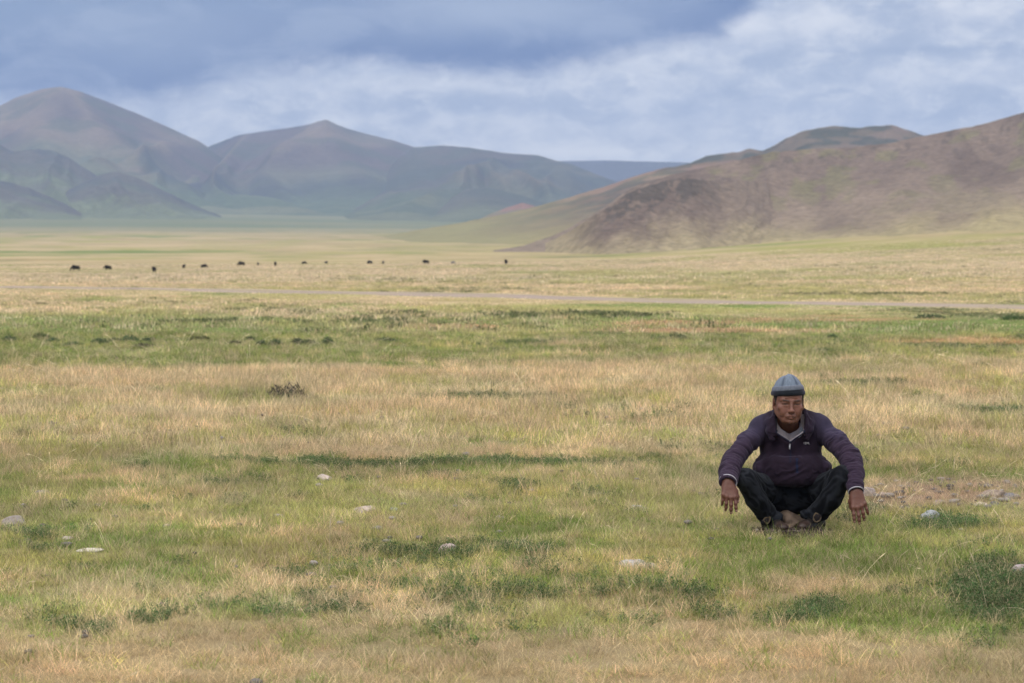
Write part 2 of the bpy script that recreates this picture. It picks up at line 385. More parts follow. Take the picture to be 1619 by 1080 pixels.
def col_red(P, T, U, D, Hn, rid): return mixc([.22, .13, .11], [.17, .15, .10], sstep(.4, .6, fbm(U / 40, D / 40, 3, 81)))
build_hill('hillock', 'small reddish hillock beyond the tip of the right hand spur', [(740, 356), (775, 338), (800, 329), (825, 321), (842, 325), (870, 338), (905, 352)], [(740, 3000), (905, 3000)], [(740, 2800), (905, 2800)],
           col_red, spur=(.2, 90, 3), mat=hillmat_mid, seed=83, ncol=160, nrow=50)
# right hand ranges
def col_olive(P, T, U, D, Hn, rid):
    n = fbm(U / 120, D / 120, 4, 91); n2 = fbm(U / 26, D / 26, 4, 92)
    c = mixc([.12, .10, .075], [.165, .125, .10], sstep(.4, .6, n)); c = mixc(c, [.055, .065, .055], sstep(.42, .58, n2) * .85 * sstep(.35, .7, Hn))
    return mixc(c, [.21, .205, .09], 1 - sstep(.1, .4, Hn + (n - .5) * .3))
build_hill('hill', 'dark olive rocky hilltop behind the brown hill at the right', [(1000, 300), (1060, 268), (1110, 250), (1130, 244), (1165, 241), (1180, 236), (1205, 240), (1240, 221), (1270, 208), (1310, 200), (1330, 201), (1350, 202), (1390, 201), (1410, 198), (1430, 205), (1455, 214), (1520, 225), (1640, 240), (1800, 260), (2100, 330)],
           [(1000, 2500), (2100, 2600)], [(1000, 1900), (2100, 1900)], col_olive, spur=(.16, 170, 3), mat=hillmat_mid, seed=93, crestn=2.0, rough=2.5)
build_hill('hill', 'long olive spur running down to the valley floor behind the brown hill', [(560, 382), (620, 371), (680, 360), (740, 350), (800, 338), (850, 326), (900, 312), (950, 297), (1000, 280), (1050, 266), (1110, 258), (1180, 252), (1300, 250), (1500, 250)],
           [(560, 1900), (900, 1950), (1500, 2100)], [(560, 1500), (800, 1250), (1500, 1100)], lambda P, T, U, D, Hn, rid: mixc([.235, .215, .105], col_olive(P, T, U, D, Hn, rid) * [1.25, 1.05, 1.1], sstep(700, 980, P) * .9 + (fbm(U / 60, D / 90, 3, 95) - .5) * .6),
           spur=(.10, 150, 3), mat=hillmat_mid, seed=103, crestn=.8)
def col_brown(P, T, U, D, Hn, rid):
    n = fbm(P / 60, T * 5, 5, 111); n2 = fbm(U / 9, D / 9, 4, 112); n3 = fbm(P / 46 + T * 3.4, T * 5 - P / 260, 5, 113)
    c = mixc([.168, .127, .106], [.128, .096, .082], sstep(.4, .62, n))
    c = mixc(c, [.225, .172, .138], sstep(.50, .68, n3) * .55)
    c = mixc(c, [.16, .155, .075], sstep(.56, .68, fbm(P / 60 + T * 3.4, T * 8 - P / 150, 4, 114)) * .55)
    c = mixc(c, [.12, .09, .08], sstep(.55, .7, n2) * .35)
    low_ = 1 - sstep(.05, .65, Hn + (n - .5) * .5); c = mixc(c, [.235, .185, .142], np.clip(low_ * .75 + .8 * (1 - sstep(840, 1010, P)), 0, 1)); g = (1 - sstep(.01, .24, Hn + (n - .5) * .15)) * .9
    c = mixc(c, [.34, .29, .155], g)
    return mixc(c, [.075, .062, .055], sstep(.60, .70, fbm(P / 12, T * 20, 4, 115)) * .5 * sstep(.5, .9, Hn))
CB = [(780, 396), (830, 388), (870, 374), (900, 360), (930, 344), (960, 325), (985, 305), (1010, 292), (1040, 284), (1060, 276), (1090, 270), (1130, 262), (1180, 250), (1220, 241), (1280, 236), (1340, 234), (1400, 228), (1450, 217), (1500, 208), (1540, 200), (1580, 190), (1619, 177), (1700, 150), (1850, 120), (2200, 110), (2600, 180)]
build_hill('hill', 'broad brown hillside rising to the right edge with dark rock outcrops', CB, [(780, 900), (1000, 1100), (1300, 1200), (2600, 1500)], [(780, 800), (1000, 640), (1300, 560), (1619, 540), (2600, 520)], col_brown,
           spur=(.10, 120, 4), spurs=[([(985, .97), (1060, .74), (1150, .66), (1230, .80)], 22, .07)], mat=hillmat_near, seed=123, ncol=900, nrow=220, crestn=1.2, rough=2.2, toe=.1)

def col_knoll(P, T, U, D, Hn, rid):
    n = fbm(P / 22, T * 6, 4, 131); c = mixc([.175, .133, .110], [.135, .101, .086], sstep(.4, .6, n))
    c = mixc(c, [.080, .068, .062], sstep(.47, .60, fbm(P / 10 + T * 3, T * 14, 4, 132) + .16 * sstep(.55, .95, Hn) - .30 * sstep(1110, 1190, P)) * sstep(.35, .8, Hn) * .9 * sstep(890, 985, P))
    return mixc(mixc(c, [.188, .146, .118], sstep(1070, 1180, P) * .95), [.30, .25, .155], np.clip((1 - sstep(.0, .55, Hn + (n - .5) * .3)) * .95 + .8 * (1 - sstep(880, 960, P)), 0, 1))
build_hill('hillock', 'low rocky spur with dark broken outcrops in front of the brown hillside', [(862, 386), (900, 366), (930, 348), (960, 328), (985, 309), (1010, 298), (1040, 290), (1075, 281), (1110, 284), (1140, 291), (1165, 288), (1195, 286), (1230, 292), (1270, 300), (1320, 306), (1400, 312)],
           [(862, 850), (950, 770), (1000, 830), (1100, 905), (1160, 955), (1220, 1030), (1300, 1110), (1400, 1180)], [(862, 780), (960, 640), (1100, 620), (1200, 720), (1300, 860), (1400, 950)], col_knoll, spur=(.16, 45, 4), mat=hillmat_near, seed=133, ncol=500, nrow=120, crestn=2.2, rough=5.0, back=.5)
# ------------------------------------------------------------------ air
def build_haze():
    V = np.array([(x, y, z) for x in (-8500, 8500) for y in (-8500, 8500) for z in (-30, 640)], float)
    Q = np.array([(0, 1, 3, 2), (4, 6, 7, 5), (0, 4, 5, 1), (2, 3, 7, 6), (0, 2, 6, 4), (1, 5, 7, 3)])
    m = bpy.data.materials.new('haze_air'); m.use_nodes = True; t = m.node_tree; t.nodes.clear()
    v = t.nodes.new('ShaderNodeVolumePrincipled'); o = t.nodes.new('ShaderNodeOutputMaterial')
    v.inputs['Color'].default_value = (.44, .58, .90, 1); v.inputs['Density'].default_value = HAZE; v.inputs['Anisotropy'].default_value = .0
    v.inputs['Density Attribute'].default_value = ''; v.inputs['Blackbody Intensity'].default_value = 0; v.inputs['Emission Strength'].default_value = 0
    t.links.new(v.outputs[0], o.inputs['Volume'])
    try: m.cycles.homogeneous_volume = True
    except Exception as e: print('homog', e)
    h = mesh_np('haze', V, Q, m, smooth=False); tag(h, 'pale blue haze of the open steppe air', kind='stuff')
    for a in ('visible_shadow',): pass
HAZE = 1.02e-4
build_haze()
def S(r, g, b):      # picture value (0-255) to linear
    return tuple((c / 255 / 12.92) if c < 10 else ((c / 255 + .055) / 1.055) ** 2.4 for c in (r, g, b))
SKYC = dict(dark=(.085, .16, .39), mid=(.41, .49, .66), light=(.66, .71, .83), white=(.95, .96, 1.0), deck=(.23, .33, .53), top1=(1.50, 1.45, 1.38), top2=(2.05, 1.97, 1.86))
SUN_E, SUN_ANG, EXPO = 1.6, 25, 0.0
# ------------------------------------------------------------------ sky and sun
SUN_EL, SUN_AZ = math.radians(44), math.radians(205)      # azimuth from +Y, clockwise: behind the viewer, over the left shoulder
w = bpy.data.worlds.new("World"); sc.world = w; w.use_nodes = True
t = NT(w.node_tree); bg = w.node_tree.nodes['Background']; bg.inputs['Strength'].default_value = .1
sky = t.node('ShaderNodeTexSky', sky_type='NISHITA', sun_disc=False, sun_elevation=SUN_EL, sun_rotation=SUN_AZ, altitude=1500)
tc = t.node('ShaderNodeTexCoord'); vec = tc.outputs['Generated']
sep = t.node('ShaderNodeSeparateXYZ', ins={0: vec})
hx, hy, hz = sep.outputs
# bearing and height of a direction, in degrees
az = t.math('MULTIPLY', t.math('ARCTAN2', hx, hy), 57.29578)
el = t.math('MULTIPLY', t.math('ARCSINE', hz), 57.29578)
co = t.node('ShaderNodeCombineXYZ', ins={0: az, 1: el})
def sky_noise(sx, sy, scale, detail=5, rough=.55, off=0., dist=0.):
    mp = t.node('ShaderNodeMapping', ins={"Vector": co.outputs[0], "Location": (off, off * .7, 0), "Scale": (sx, sy, 1)})
    return t.noise(mp.outputs[0], scale, detail, rough, dist)
n_big = sky_noise(1, 2.4, .28, 6, .55, 3.1, .4)
n_fine = sky_noise(1, 1.7, 1.1, 6, .6, 9.7, .6)
n_puff = sky_noise(1, 1.9, .75, 7, .6, 21.3, .25)
n_str = sky_noise(.8, 2.4, .42, 6, .58, 5.2, .5)
def deg(px): return math.degrees(math.atan((px - CX) / F))
def edeg(row): return math.degrees(math.atan((HZ - row) / F))
# lower edge of the dark cloud deck over bearing (fraction of 8 degrees high)
azn = t.math('MULTIPLY_ADD', az, 1 / 40, .5)
edge = [(-700, 175), (0, 172), (230, 166), (300, 150), (400, 122), (520, 103), (600, 98), (660, 112), (760, 117), (850, 115), (940, 98), (1010, 78), (1130, 62), (1175, 30), (1230, -30), (1500, -120)]
ed = t.ramp(azn, [((deg(p) + 20) / 40, edeg(r) / 12) for p, r in edge], 'LINEAR')
ed = t.math('MULTIPLY', ed, 12)
wob = t.math('ADD', t.math('MULTIPLY_ADD', n_fine, 1.5, -.75), t.math('MULTIPLY_ADD', n_big, 1.2, -.6))
dd = t.math('SUBTRACT', t.math('ADD', el, t.math('MULTIPLY', wob, .55)), ed)
dark = t.node('ShaderNodeMapRange', interpolation_type='SMOOTHSTEP', ins={0: dd, 1: -.46, 2: .50}).outputs[0]
gap = t.node('ShaderNodeMapRange', interpolation_type='SMOOTHSTEP', ins={0: dd, 1: .0, 2: 3.2}).outputs[0]
def blob(px, row, rx, ry, wobble=.8):
    """soft patch of cloud round a bearing and height"""
    a = t.math('MULTIPLY', t.math('SUBTRACT', t.math('ADD', az, t.math('MULTIPLY_ADD', n_fine, 2.2 * wobble, -1.1 * wobble)), deg(px)), 1 / (rx / F * 57.3))
    b = t.math('MULTIPLY', t.math('SUBTRACT', t.math('ADD', el, t.math('MULTIPLY_ADD', n_big, 1.0 * wobble, -.5 * wobble)), edeg(row)), 1 / (ry / F * 57.3))
    r2 = t.math('ADD', t.math('MULTIPLY', a, a), t.math('MULTIPLY', b, b))
    return t.math('POWER', 2.718, t.math('MULTIPLY', r2, -1))
c_dark = SKYC['dark']; c_mid = SKYC['mid']; c_light = SKYC['light']; c_white = SKYC['white']; c_deck = SKYC['deck']
deck = t.mix(t.math('MULTIPLY', gap, t.ramp(n_big, [(.3, .55), (.7, 1)])), c_dark, c_deck)
deck = t.mix(t.ramp(n_str, [(.42, 0), (.66, .5)], 'EASE'), deck, c_mid)
deck = t.mix(t.math('MULTIPLY', blob(800, 20, 260, 40), .9, clamp=True), deck, c_mid)
deck = t.mix(t.math('MULTIPLY', blob(250, 60, 240, 60), .45, clamp=True), deck, c_mid)
deck = t.mix(t.math('MULTIPLY', blob(820, 98, 190, 20, .3), .9, clamp=True), deck, c_dark)
lm = t.ramp(n_str, [(.30, .25), (.56, 1)], 'EASE')
low = t.mix(lm, c_mid, c_light)
low = t.mix(t.math('MULTIPLY', t.ramp(n_fine, [(.52, 0), (.70, 1)], 'EASE'), .55), low, c_white)
for (p, r, rx, ry, a, c) in [(330, 190, 110, 22, .6, c_light), (540, 190, 40, 26, .6, c_white), (680, 200, 80, 20, .6, c_light), (560, 120, 60, 16, .6, c_light), (720, 135, 170, 16, .6, c_white), (980, 95, 120, 22, .7, c_white), (900, 200, 120, 16, .5, c_white),
                            (1030, 130, 34, 30, .6, c_white), (1160, 40, 50, 26, .9, c_white), (1290, 40, 60, 24, .9, c_white), (1230, 75, 110, 20, .6, c_light), (1220, 10, 130, 16, .5, c_mid), (1400, 25, 60, 28, .8, c_mid),
                            (1500, 60, 190, 22, .45, c_mid), (1250, 105, 160, 14, .8, c_mid), (1450, 88, 220, 10, .9, c_mid), (1480, 125, 220, 16, .7, c_light), (1560, 25, 90, 20, .6, c_white), (1040, 210, 220, 26, .8, c_light), (660, 170, 90, 20, .7, c_mid), (900, 165, 150, 20, .5, c_mid), (1250, 180, 180, 30, .3, c_mid), (960, 240, 200, 14, .9, c_white)]:
    low = t.mix(t.math('MULTIPLY', blob(p, r, rx, ry, .55), a, clamp=True), low, c)
low = t.mix(t.ramp(n_puff, [(.46, 0), (.68, .6)], 'EASE'), low, c_white)
low = t.mix(t.ramp(n_puff, [(.30, .55), (.50, 0)], 'EASE'), low, c_mid)
horiz = t.node('ShaderNodeMapRange', interpolation_type='SMOOTHSTEP', ins={0: el, 1: 3.6, 2: 1.6}).outputs[0]
low = t.mix(t.math('MULTIPLY', horiz, .65), low, c_white)
cl = t.mix(dark, low, deck)
# the overcast brightens overhead, and thins a little
up = t.node('ShaderNodeMapRange', interpolation_type='SMOOTHSTEP', ins={0: el, 1: 9, 2: 45}).outputs[0]
top = t.mix(t.ramp(n_big, [(.35, 0), (.65, 1)]), SKYC['top1'], SKYC['top2'])
cl = t.mix(up, cl, top)
cl10 = t.mix(1.0, cl, (10, 10, 10), 'MULTIPLY')
fin = t.mix(.93, sky.outputs[0], cl10)
t.l.new(fin, bg.inputs['Color'])
sd = bpy.data.lights.new("sun", 'SUN'); so = bpy.data.objects.new("sun", sd); COL.objects.link(so)
sd.energy = SUN_E; sd.angle = math.radians(SUN_ANG); sd.color = (1, .955, .88)
sv = Vector((math.sin(SUN_AZ) * math.cos(SUN_EL), math.cos(SUN_AZ) * math.cos(SUN_EL), math.sin(SUN_EL)))
so.rotation_euler = sv.to_track_quat('Z', 'Y').to_euler(); so.location = (0, -20, 40)
vs = sc.view_settings; vs.view_transform = 'Standard'; vs.look = 'None'; vs.exposure = EXPO; vs.gamma = 1
sc.cycles.use_denoising = True
try:
    sc.cycles.denoiser = 'OPENIMAGEDENOISE'; sc.cycles.denoising_input_passes = 'RGB_ALBEDO_NORMAL'
except Exception: pass
sc.cycles.max_bounces = 5; sc.cycles.diffuse_bounces = 2; sc.cycles.volume_bounces = 1; sc.cycles.transparent_max_bounces = 4
sc.cycles.volume_step_rate = 10; sc.cycles.use_adaptive_sampling = False
try: w.cycles.sampling_method = 'MANUAL'; w.cycles.sample_map_resolution = 256
except Exception: pass
# ------------------------------------------------------------------ grass
def plant_mat(name, trans=.45):
    m = bpy.data.materials.new(name); m.use_nodes = True; t = NT(m.node_tree); b = m.node_tree.nodes['Principled BSDF']; out = m.node_tree.nodes['Material Output']
    a = t.node('ShaderNodeAttribute', attribute_type='INSTANCER', attribute_name='ccol')
    r = t.node('ShaderNodeAttribute', attribute_type='GEOMETRY', attribute_name='rnd').outputs['Fac']
    h = t.node('ShaderNodeAttribute', attribute_type='GEOMETRY', attribute_name='hgt').outputs['Fac']
    f = t.math('MULTIPLY_ADD', t.math('POWER', r, 1.6), 1.25, .50)
    c = t.mix(1.0, a.outputs['Color'], t.node('ShaderNodeCombineColor', ins={0: f, 1: f, 2: f}).outputs[0], 'MULTIPLY')
    dry = t.math('GREATER_THAN', t.math('FRACT', t.math('MULTIPLY', r, 37.3)), .80)
    c = t.mix(t.math('MULTIPLY', dry, .75), c, (.48, .39, .25))
    c = t.mix(t.math('MULTIPLY', t.math('POWER', h, 2), .22), c, (.50, .41, .28))
    t.l.new(c, b.inputs['Base Color']); b.inputs['Roughness'].default_value = .75; b.inputs['Specular IOR Level'].default_value = .15
    tr = t.node('ShaderNodeBsdfTranslucent'); t.l.new(c, tr.inputs[0])
    mx = t.node('ShaderNodeMixShader'); mx.inputs[0].default_value = trans
    t.l.new(b.outputs[0], mx.inputs[1]); t.l.new(tr.outputs[0], mx.inputs[2]); t.l.new(mx.outputs[0], out.inputs[0])
    return m
grass_mat = plant_mat('grass_blade'); herb_mat = plant_mat('herb_leaf', .25)
def blades(n, R, h, wd, lean=.35, curve=.5, z0=None, head=0, rng=RNG, base=None, down=0):
    """n bent tapered blades as one small mesh: returns verts, quads, tris, rnd, hgt"""
    a = rng.uniform(0, 2 * math.pi, n); r = R * np.sqrt(rng.uniform(0, 1, n))
    bx, by = (r * np.cos(a), r * np.sin(a)) if base is None else (base[:, 0], base[:, 1])
    bz = np.full(n, -.01) if z0 is None else z0
    ld = a + rng.normal(0, 1.3, n); L = rng.uniform(h[0], h[1], n)
    le = np.abs(rng.normal(lean, lean * .6, n)); cu = rng.uniform(.2, 1, n) * curve
    ts = np.array([0, .35, .68, 1.0]) if not head else np.array([0, .5, .78, .9, 1.0])
    ws = np.array([1, .9, .6, 0]) if not head else np.array([.8, .6, .6, 2.2 * head, 0])
    fa = rng.uniform(0, math.pi, n); sx, sy = np.cos(fa), np.sin(fa)
    V = []; Hh = []
    for tt, wv in zip(ts, ws):
        ang = le + cu * tt
        out = L * tt * np.sin(np.minimum(ang, 1.5)); up = L * tt * np.cos(np.minimum(ang, 1.5)) - down * tt * tt * L
        cx, cy, cz = bx + out * np.cos(ld), by + out * np.sin(ld), bz + up
        if wv > 0:
            V.append(np.stack([cx - sx * wd * wv / 2, cy - sy * wd * wv / 2, cz], 1)); V.append(np.stack([cx + sx * wd * wv / 2, cy + sy * wd * wv / 2, cz], 1)); Hh += [tt, tt]
        else: V.append(np.stack([cx, cy, cz], 1)); Hh.append(tt)
    k = len(V); V = np.stack(V, 1).reshape(-1, 3)
    b0 = np.arange(n)[:, None] * k; Q = []; 
    for s in range((k - 1) // 2 - 1): Q.append(b0 + np.array([2 * s, 2 * s + 1, 2 * s + 3, 2 * s + 2]))
    T = b0 + np.array([k - 3, k - 2, k - 1])
    rnd = np.repeat(rng.uniform(0, 1, n), k); hg = np.tile(np.array(Hh), n)
    return V, np.vstack(Q), T, rnd, hg
def join(parts):
    V = []; Q = []; T = []; R = []; H = []; o = 0
    for v, q, tt, r, h in parts:
        V.append(v); Q.append(q + o); T.append(tt + o); R.append(r); H.append(h); o += len(v)
    return np.vstack(V), np.vstack(Q), np.vstack(T), np.concatenate(R), np.concatenate(H)
def proto(name, data, mat, coll):
    v, q, tt, r, h = data
    o = mesh_np(name, v, [q, tt], mat, attrs=dict(rnd=r, hgt=h)); COL.objects.unlink(o); coll.objects.link(o); return o
def herb_parts(nst, R, H, nl, lw, ll, rng=RNG):
    ps = [blades(nst, R, (H * .7, H), lw * .35, .25, .3, rng=rng)]
    n = nst * nl
    a = rng.uniform(0, 6.283, nst); r = R * np.sqrt(rng.uniform(0, 1, nst)); hh = rng.uniform(.6, 1, nst) * H
    le = rng.uniform(0, .5, nst); k = np.repeat(np.arange(nst), nl); tt = rng.uniform(.1, 1, n)
    b = np.stack([(r * np.cos(a))[k] + hh[k] * tt * np.sin(le[k]) * np.cos(a[k]), (r * np.sin(a))[k] + hh[k] * tt * np.sin(le[k]) * np.sin(a[k])], 1)
    b += rng.normal(0, .006, b.shape)
    ps.append(blades(n, R, (ll * .6, ll), lw, .9, .5, z0=hh[k] * tt * np.cos(le[k]), rng=rng, base=b))
    return join(ps)
SC_I = {}
def make_scatter(name, coll, P, rot, scl, idx, colr, label):
    me = bpy.data.meshes.new(name); me.vertices.add(len(P)); me.vertices.foreach_set('co', P.astype(np.float32).ravel())
    a = me.attributes.new('prot', 'FLOAT_VECTOR', 'POINT'); a.data.foreach_set('vector', rot.astype(np.float32).ravel())
    a = me.attributes.new('pscl', 'FLOAT_VECTOR', 'POINT'); a.data.foreach_set('vector', scl.astype(np.float32).ravel())
    a = me.attributes.new('pidx', 'INT', 'POINT'); a.data.foreach_set('value', idx.astype(np.int32))
    a = me.attributes.new('ccol', 'FLOAT_COLOR', 'POINT'); c = np.ones((len(P), 4), np.float32); c[:, :3] = colr; a.data.foreach_set('color', c.ravel())
    o = bpy.data.objects.new(name, me); COL.objects.link(o)
    g = bpy.data.node_groups.new(name + '_scatter', 'GeometryNodeTree')
    g.interface.new_socket('Geometry', in_out='INPUT', socket_type='NodeSocketGeometry'); g.interface.new_socket('Geometry', in_out='OUTPUT', socket_type='NodeSocketGeometry')
    N = g.nodes; L = g.links
    gi, go = N.new('NodeGroupInput'), N.new('NodeGroupOutput')
    ip = N.new('GeometryNodeInstanceOnPoints'); ci = N.new('GeometryNodeCollectionInfo')
    ci.inputs['Collection'].default_value = coll; ci.inputs['Separate Children'].default_value = True; ci.inputs['Reset Children'].default_value = True
    def na(nm, ty):
        n = N.new('GeometryNodeInputNamedAttribute'); n.data_type = ty; n.inputs['Name'].default_value = nm; return n.outputs['Attribute']
    L.new(gi.outputs[0], ip.inputs['Points']); L.new(ci.outputs[0], ip.inputs['Instance']); ip.inputs['Pick Instance'].default_value = True
    L.new(na('pidx', 'INT'), ip.inputs['Instance Index'])
    er = N.new('FunctionNodeEulerToRotation'); L.new(na('prot', 'FLOAT_VECTOR'), er.inputs[0]); L.new(er.outputs[0], ip.inputs['Rotation'])
    L.new(na('pscl', 'FLOAT_VECTOR'), ip.inputs['Scale'])
    L.new(ip.outputs[0], go.inputs[0])
    md = o.modifiers.new('scatter', 'NODES'); md.node_group = g
    tag(o, label, kind='stuff'); return o

def keep_clear(x, y):
    """True where nothing grows: under the squatting man and the stones"""
    m = np.hypot((x - MANX) / .20, (y - (MAN_Y + .0)) / .16) < 1
    m |= np.hypot((x - MANX) / .22, (y - (MAN_Y + .2)) / .22) < 1
    for (rx, ry, rr) in CLEAR: m |= np.hypot(x - rx, (y - ry)) < rr
    return m
MAN_Y = 10.75; MANX = (1250 - CX) / F * MAN_Y
CLEAR = []
# stones: px, row of the base, width, height (photo pixels), colour, label
STONES = [
 (512, 762, 29, 14, (.58, .48, .43), 'pale pinkish stone just below the left end of the dark green herb band'),
 (576, 810, 31, 16, (.58, .48, .42), 'pale beige stone midway between the herb band and the pinkish gray stone'),
 (21, 832, 40, 20, (.34, .30, .28), 'largest gray stone at the left edge of the field'),
 (62, 783, 26, 10, (.27, .25, .25), 'flat dull gray stone above the largest left edge stone'),
 (107, 854, 17, 9, (.46, .40, .34), 'small beige stone between the left edge stone and the white slab'),
 (142, 874, 42, 7, (.66, .61, .52), 'long flat whitish slab lying in green grass at the left'),
 (40, 845, 24, 7, (.33, .27, .24), 'low brown stone right beneath the largest left edge stone'),
 (706, 876, 33, 19, (.52, .42, .40), 'rounded pinkish gray stone at the bottom centre'),
 (1002, 894, 42, 18, (.50, .49, .50), 'large light gray stone with a dark crack in front of the man'),
 (1030, 894, 26, 10, (.40, .35, .31), 'low brown gray stone leaning on the light gray cracked stone'),
 (1006, 803, 20, 8, (.42, .42, .42), 'small gray stone left of the man above the cracked stone'),
 (1019, 806, 16, 7, (.52, .43, .38), 'small pinkish stone touching the small gray stone left of the man'),
 (790, 822, 14, 9, (.40, .36, .36), 'small purplish gray stone in the green clump at the centre'),
 (622, 806, 12, 7, (.30, .32, .36), 'tiny bluish gray stone right of the pale beige stone'),
 (1470, 823, 34, 22, (.36, .38, .40), 'angular bluish white stone in green herbs right of the man'),
 (1552, 799, 21, 10, (.66, .54, .44), 'cream pink stone lowest in the rock pile at the right'),
 (1573, 785, 42, 20, (.36, .29, .24), 'largest brown boulder of the rock pile at the right'),
 (1599, 786, 22, 13, (.20, .20, .22), 'dark slate stone at the right end of the rock pile'),
 (1572, 797, 16, 9, (.16, .155, .17), 'small blackish stone between the cream stone and brown boulder'),
 (1372, 786, 24, 22, (.48, .41, .40), 'pale pinkish stone half hidden behind the man\'s hanging sleeve'),
 (1618, 912, 34, 22, (.44, .37, .38), 'mauve stone cut by the right edge of the picture'),
 (1318, 921, 15, 8, (.46, .41, .33), 'small pale stone in straw below the man\'s right hand side'),
 (368, 894, 14, 6, (.56, .52, .46), 'tiny white stone with a dark side left of centre'),
 (262, 834, 14, 7, (.48, .38, .33), 'small pink stone in dry grass at the left middle'),
 (222, 831, 10, 6, (.50, .37, .32), 'tiny salmon stone left of the small pink stone'),
 (972, 732, 12, 6, (.48, .42, .36), 'tiny beige stone far left of the man\'s shoulder'),
 (1400, 788, 22, 10, (.40, .31, .28), 'dusty pink stone in the dry patch beside the man'),
 (1486, 796, 18, 8, (.38, .31, .28), 'dusty brown stone in the dry patch left of the rock pile'),
 (600, 742, 14, 4, (.45, .42, .40), 'sliver of light stone inside the dark green herb band'),
 (440, 815, 16, 6, (.40, .35, .32), 'gray brown stone below the left end of the herb band'),
]
def lumpy(name, size, seed, mat, col, flat=.0, n=26):
    """an irregular weathered stone, about 2x2x1 times the half sizes, resting on z=0"""
    u = np.linspace(1e-3, math.pi - 1e-3, n); v = np.linspace(0, 2 * math.pi, 2 * n + 1)[:-1]
    Uu, Vv = np.meshgrid(u, v, indexing='ij')
    D = np.stack([np.sin(Uu) * np.cos(Vv), np.sin(Uu) * np.sin(Vv), np.cos(Uu)], -1).reshape(-1, 3)
    rg = np.random.default_rng(seed)
    r = np.ones(len(D))
    for _ in range(9):
        nd = rg.normal(size=3); nd /= np.linalg.norm(nd); k = rg.uniform(.62, .95)
        r = np.minimum(r, k / np.maximum(D @ nd, 1e-3))
    r = r * (.93 + .22 * fbm3(D * 2.2 + seed, 3, seed) ) + (fbm3(D * 9 + seed, 2, seed + 3) - .5) * .05
    P = D * r[:, None] * np.array(size) 
    P[:, 2] = P[:, 2] * 1.0 + size[2] * .15
    m = 2 * n
    i, j = np.meshgrid(np.arange(n - 1), np.arange(m), indexing='ij')
    Q = np.stack([i * m + j, (i + 1) * m + j, (i + 1) * m + (j + 1) % m, i * m + (j + 1) % m], -1).reshape(-1, 4)
    c = np.array(col) * .85 * (.78 + .5 * fbm3(D * 3 + seed, 4, seed + 9)[:, None]); s = sstep(.55, .7, fbm3(D * 5 + seed, 3, seed + 20))[:, None]
    c = c * (1 - .45 * s) + np.array([.16, .12, .09]) * .45 * s
    return mesh_np(name, P, Q, mat, cols=c)
stone_mat = attr_mat('weathered_stone', 30, .25, rough=.9, bump=.006, bscale=40, fine=(160, .3))
for k, (px, row, wd, ht, c, lab) in enumerate(STONES):
    gx, gy = ground_point(px, row); s = gy / F
    hw = wd * s / 2 * 1.12; hh = ht * s * .62
    o = lumpy('stone', (hw, hw * RNG.uniform(.7, .95), hh), 100 + k, stone_mat, np.array(c))
    o.location = (gx, gy + hw * .5, float(ground_z(gx, gy + hw * .5)) + hh * .10); o.rotation_euler = (RNG.uniform(-.1, .1), RNG.uniform(-.12, .12), RNG.uniform(-.5, .5))
    if 'crack' in lab and 'large' in lab:
        pass
    tag(o, lab, 'stone', 'stones lying in the grass')
    CLEAR.append((gx, gy + hw * .5, hw * .95)); CLEAR.append((gx, gy - .05, hw * .85))

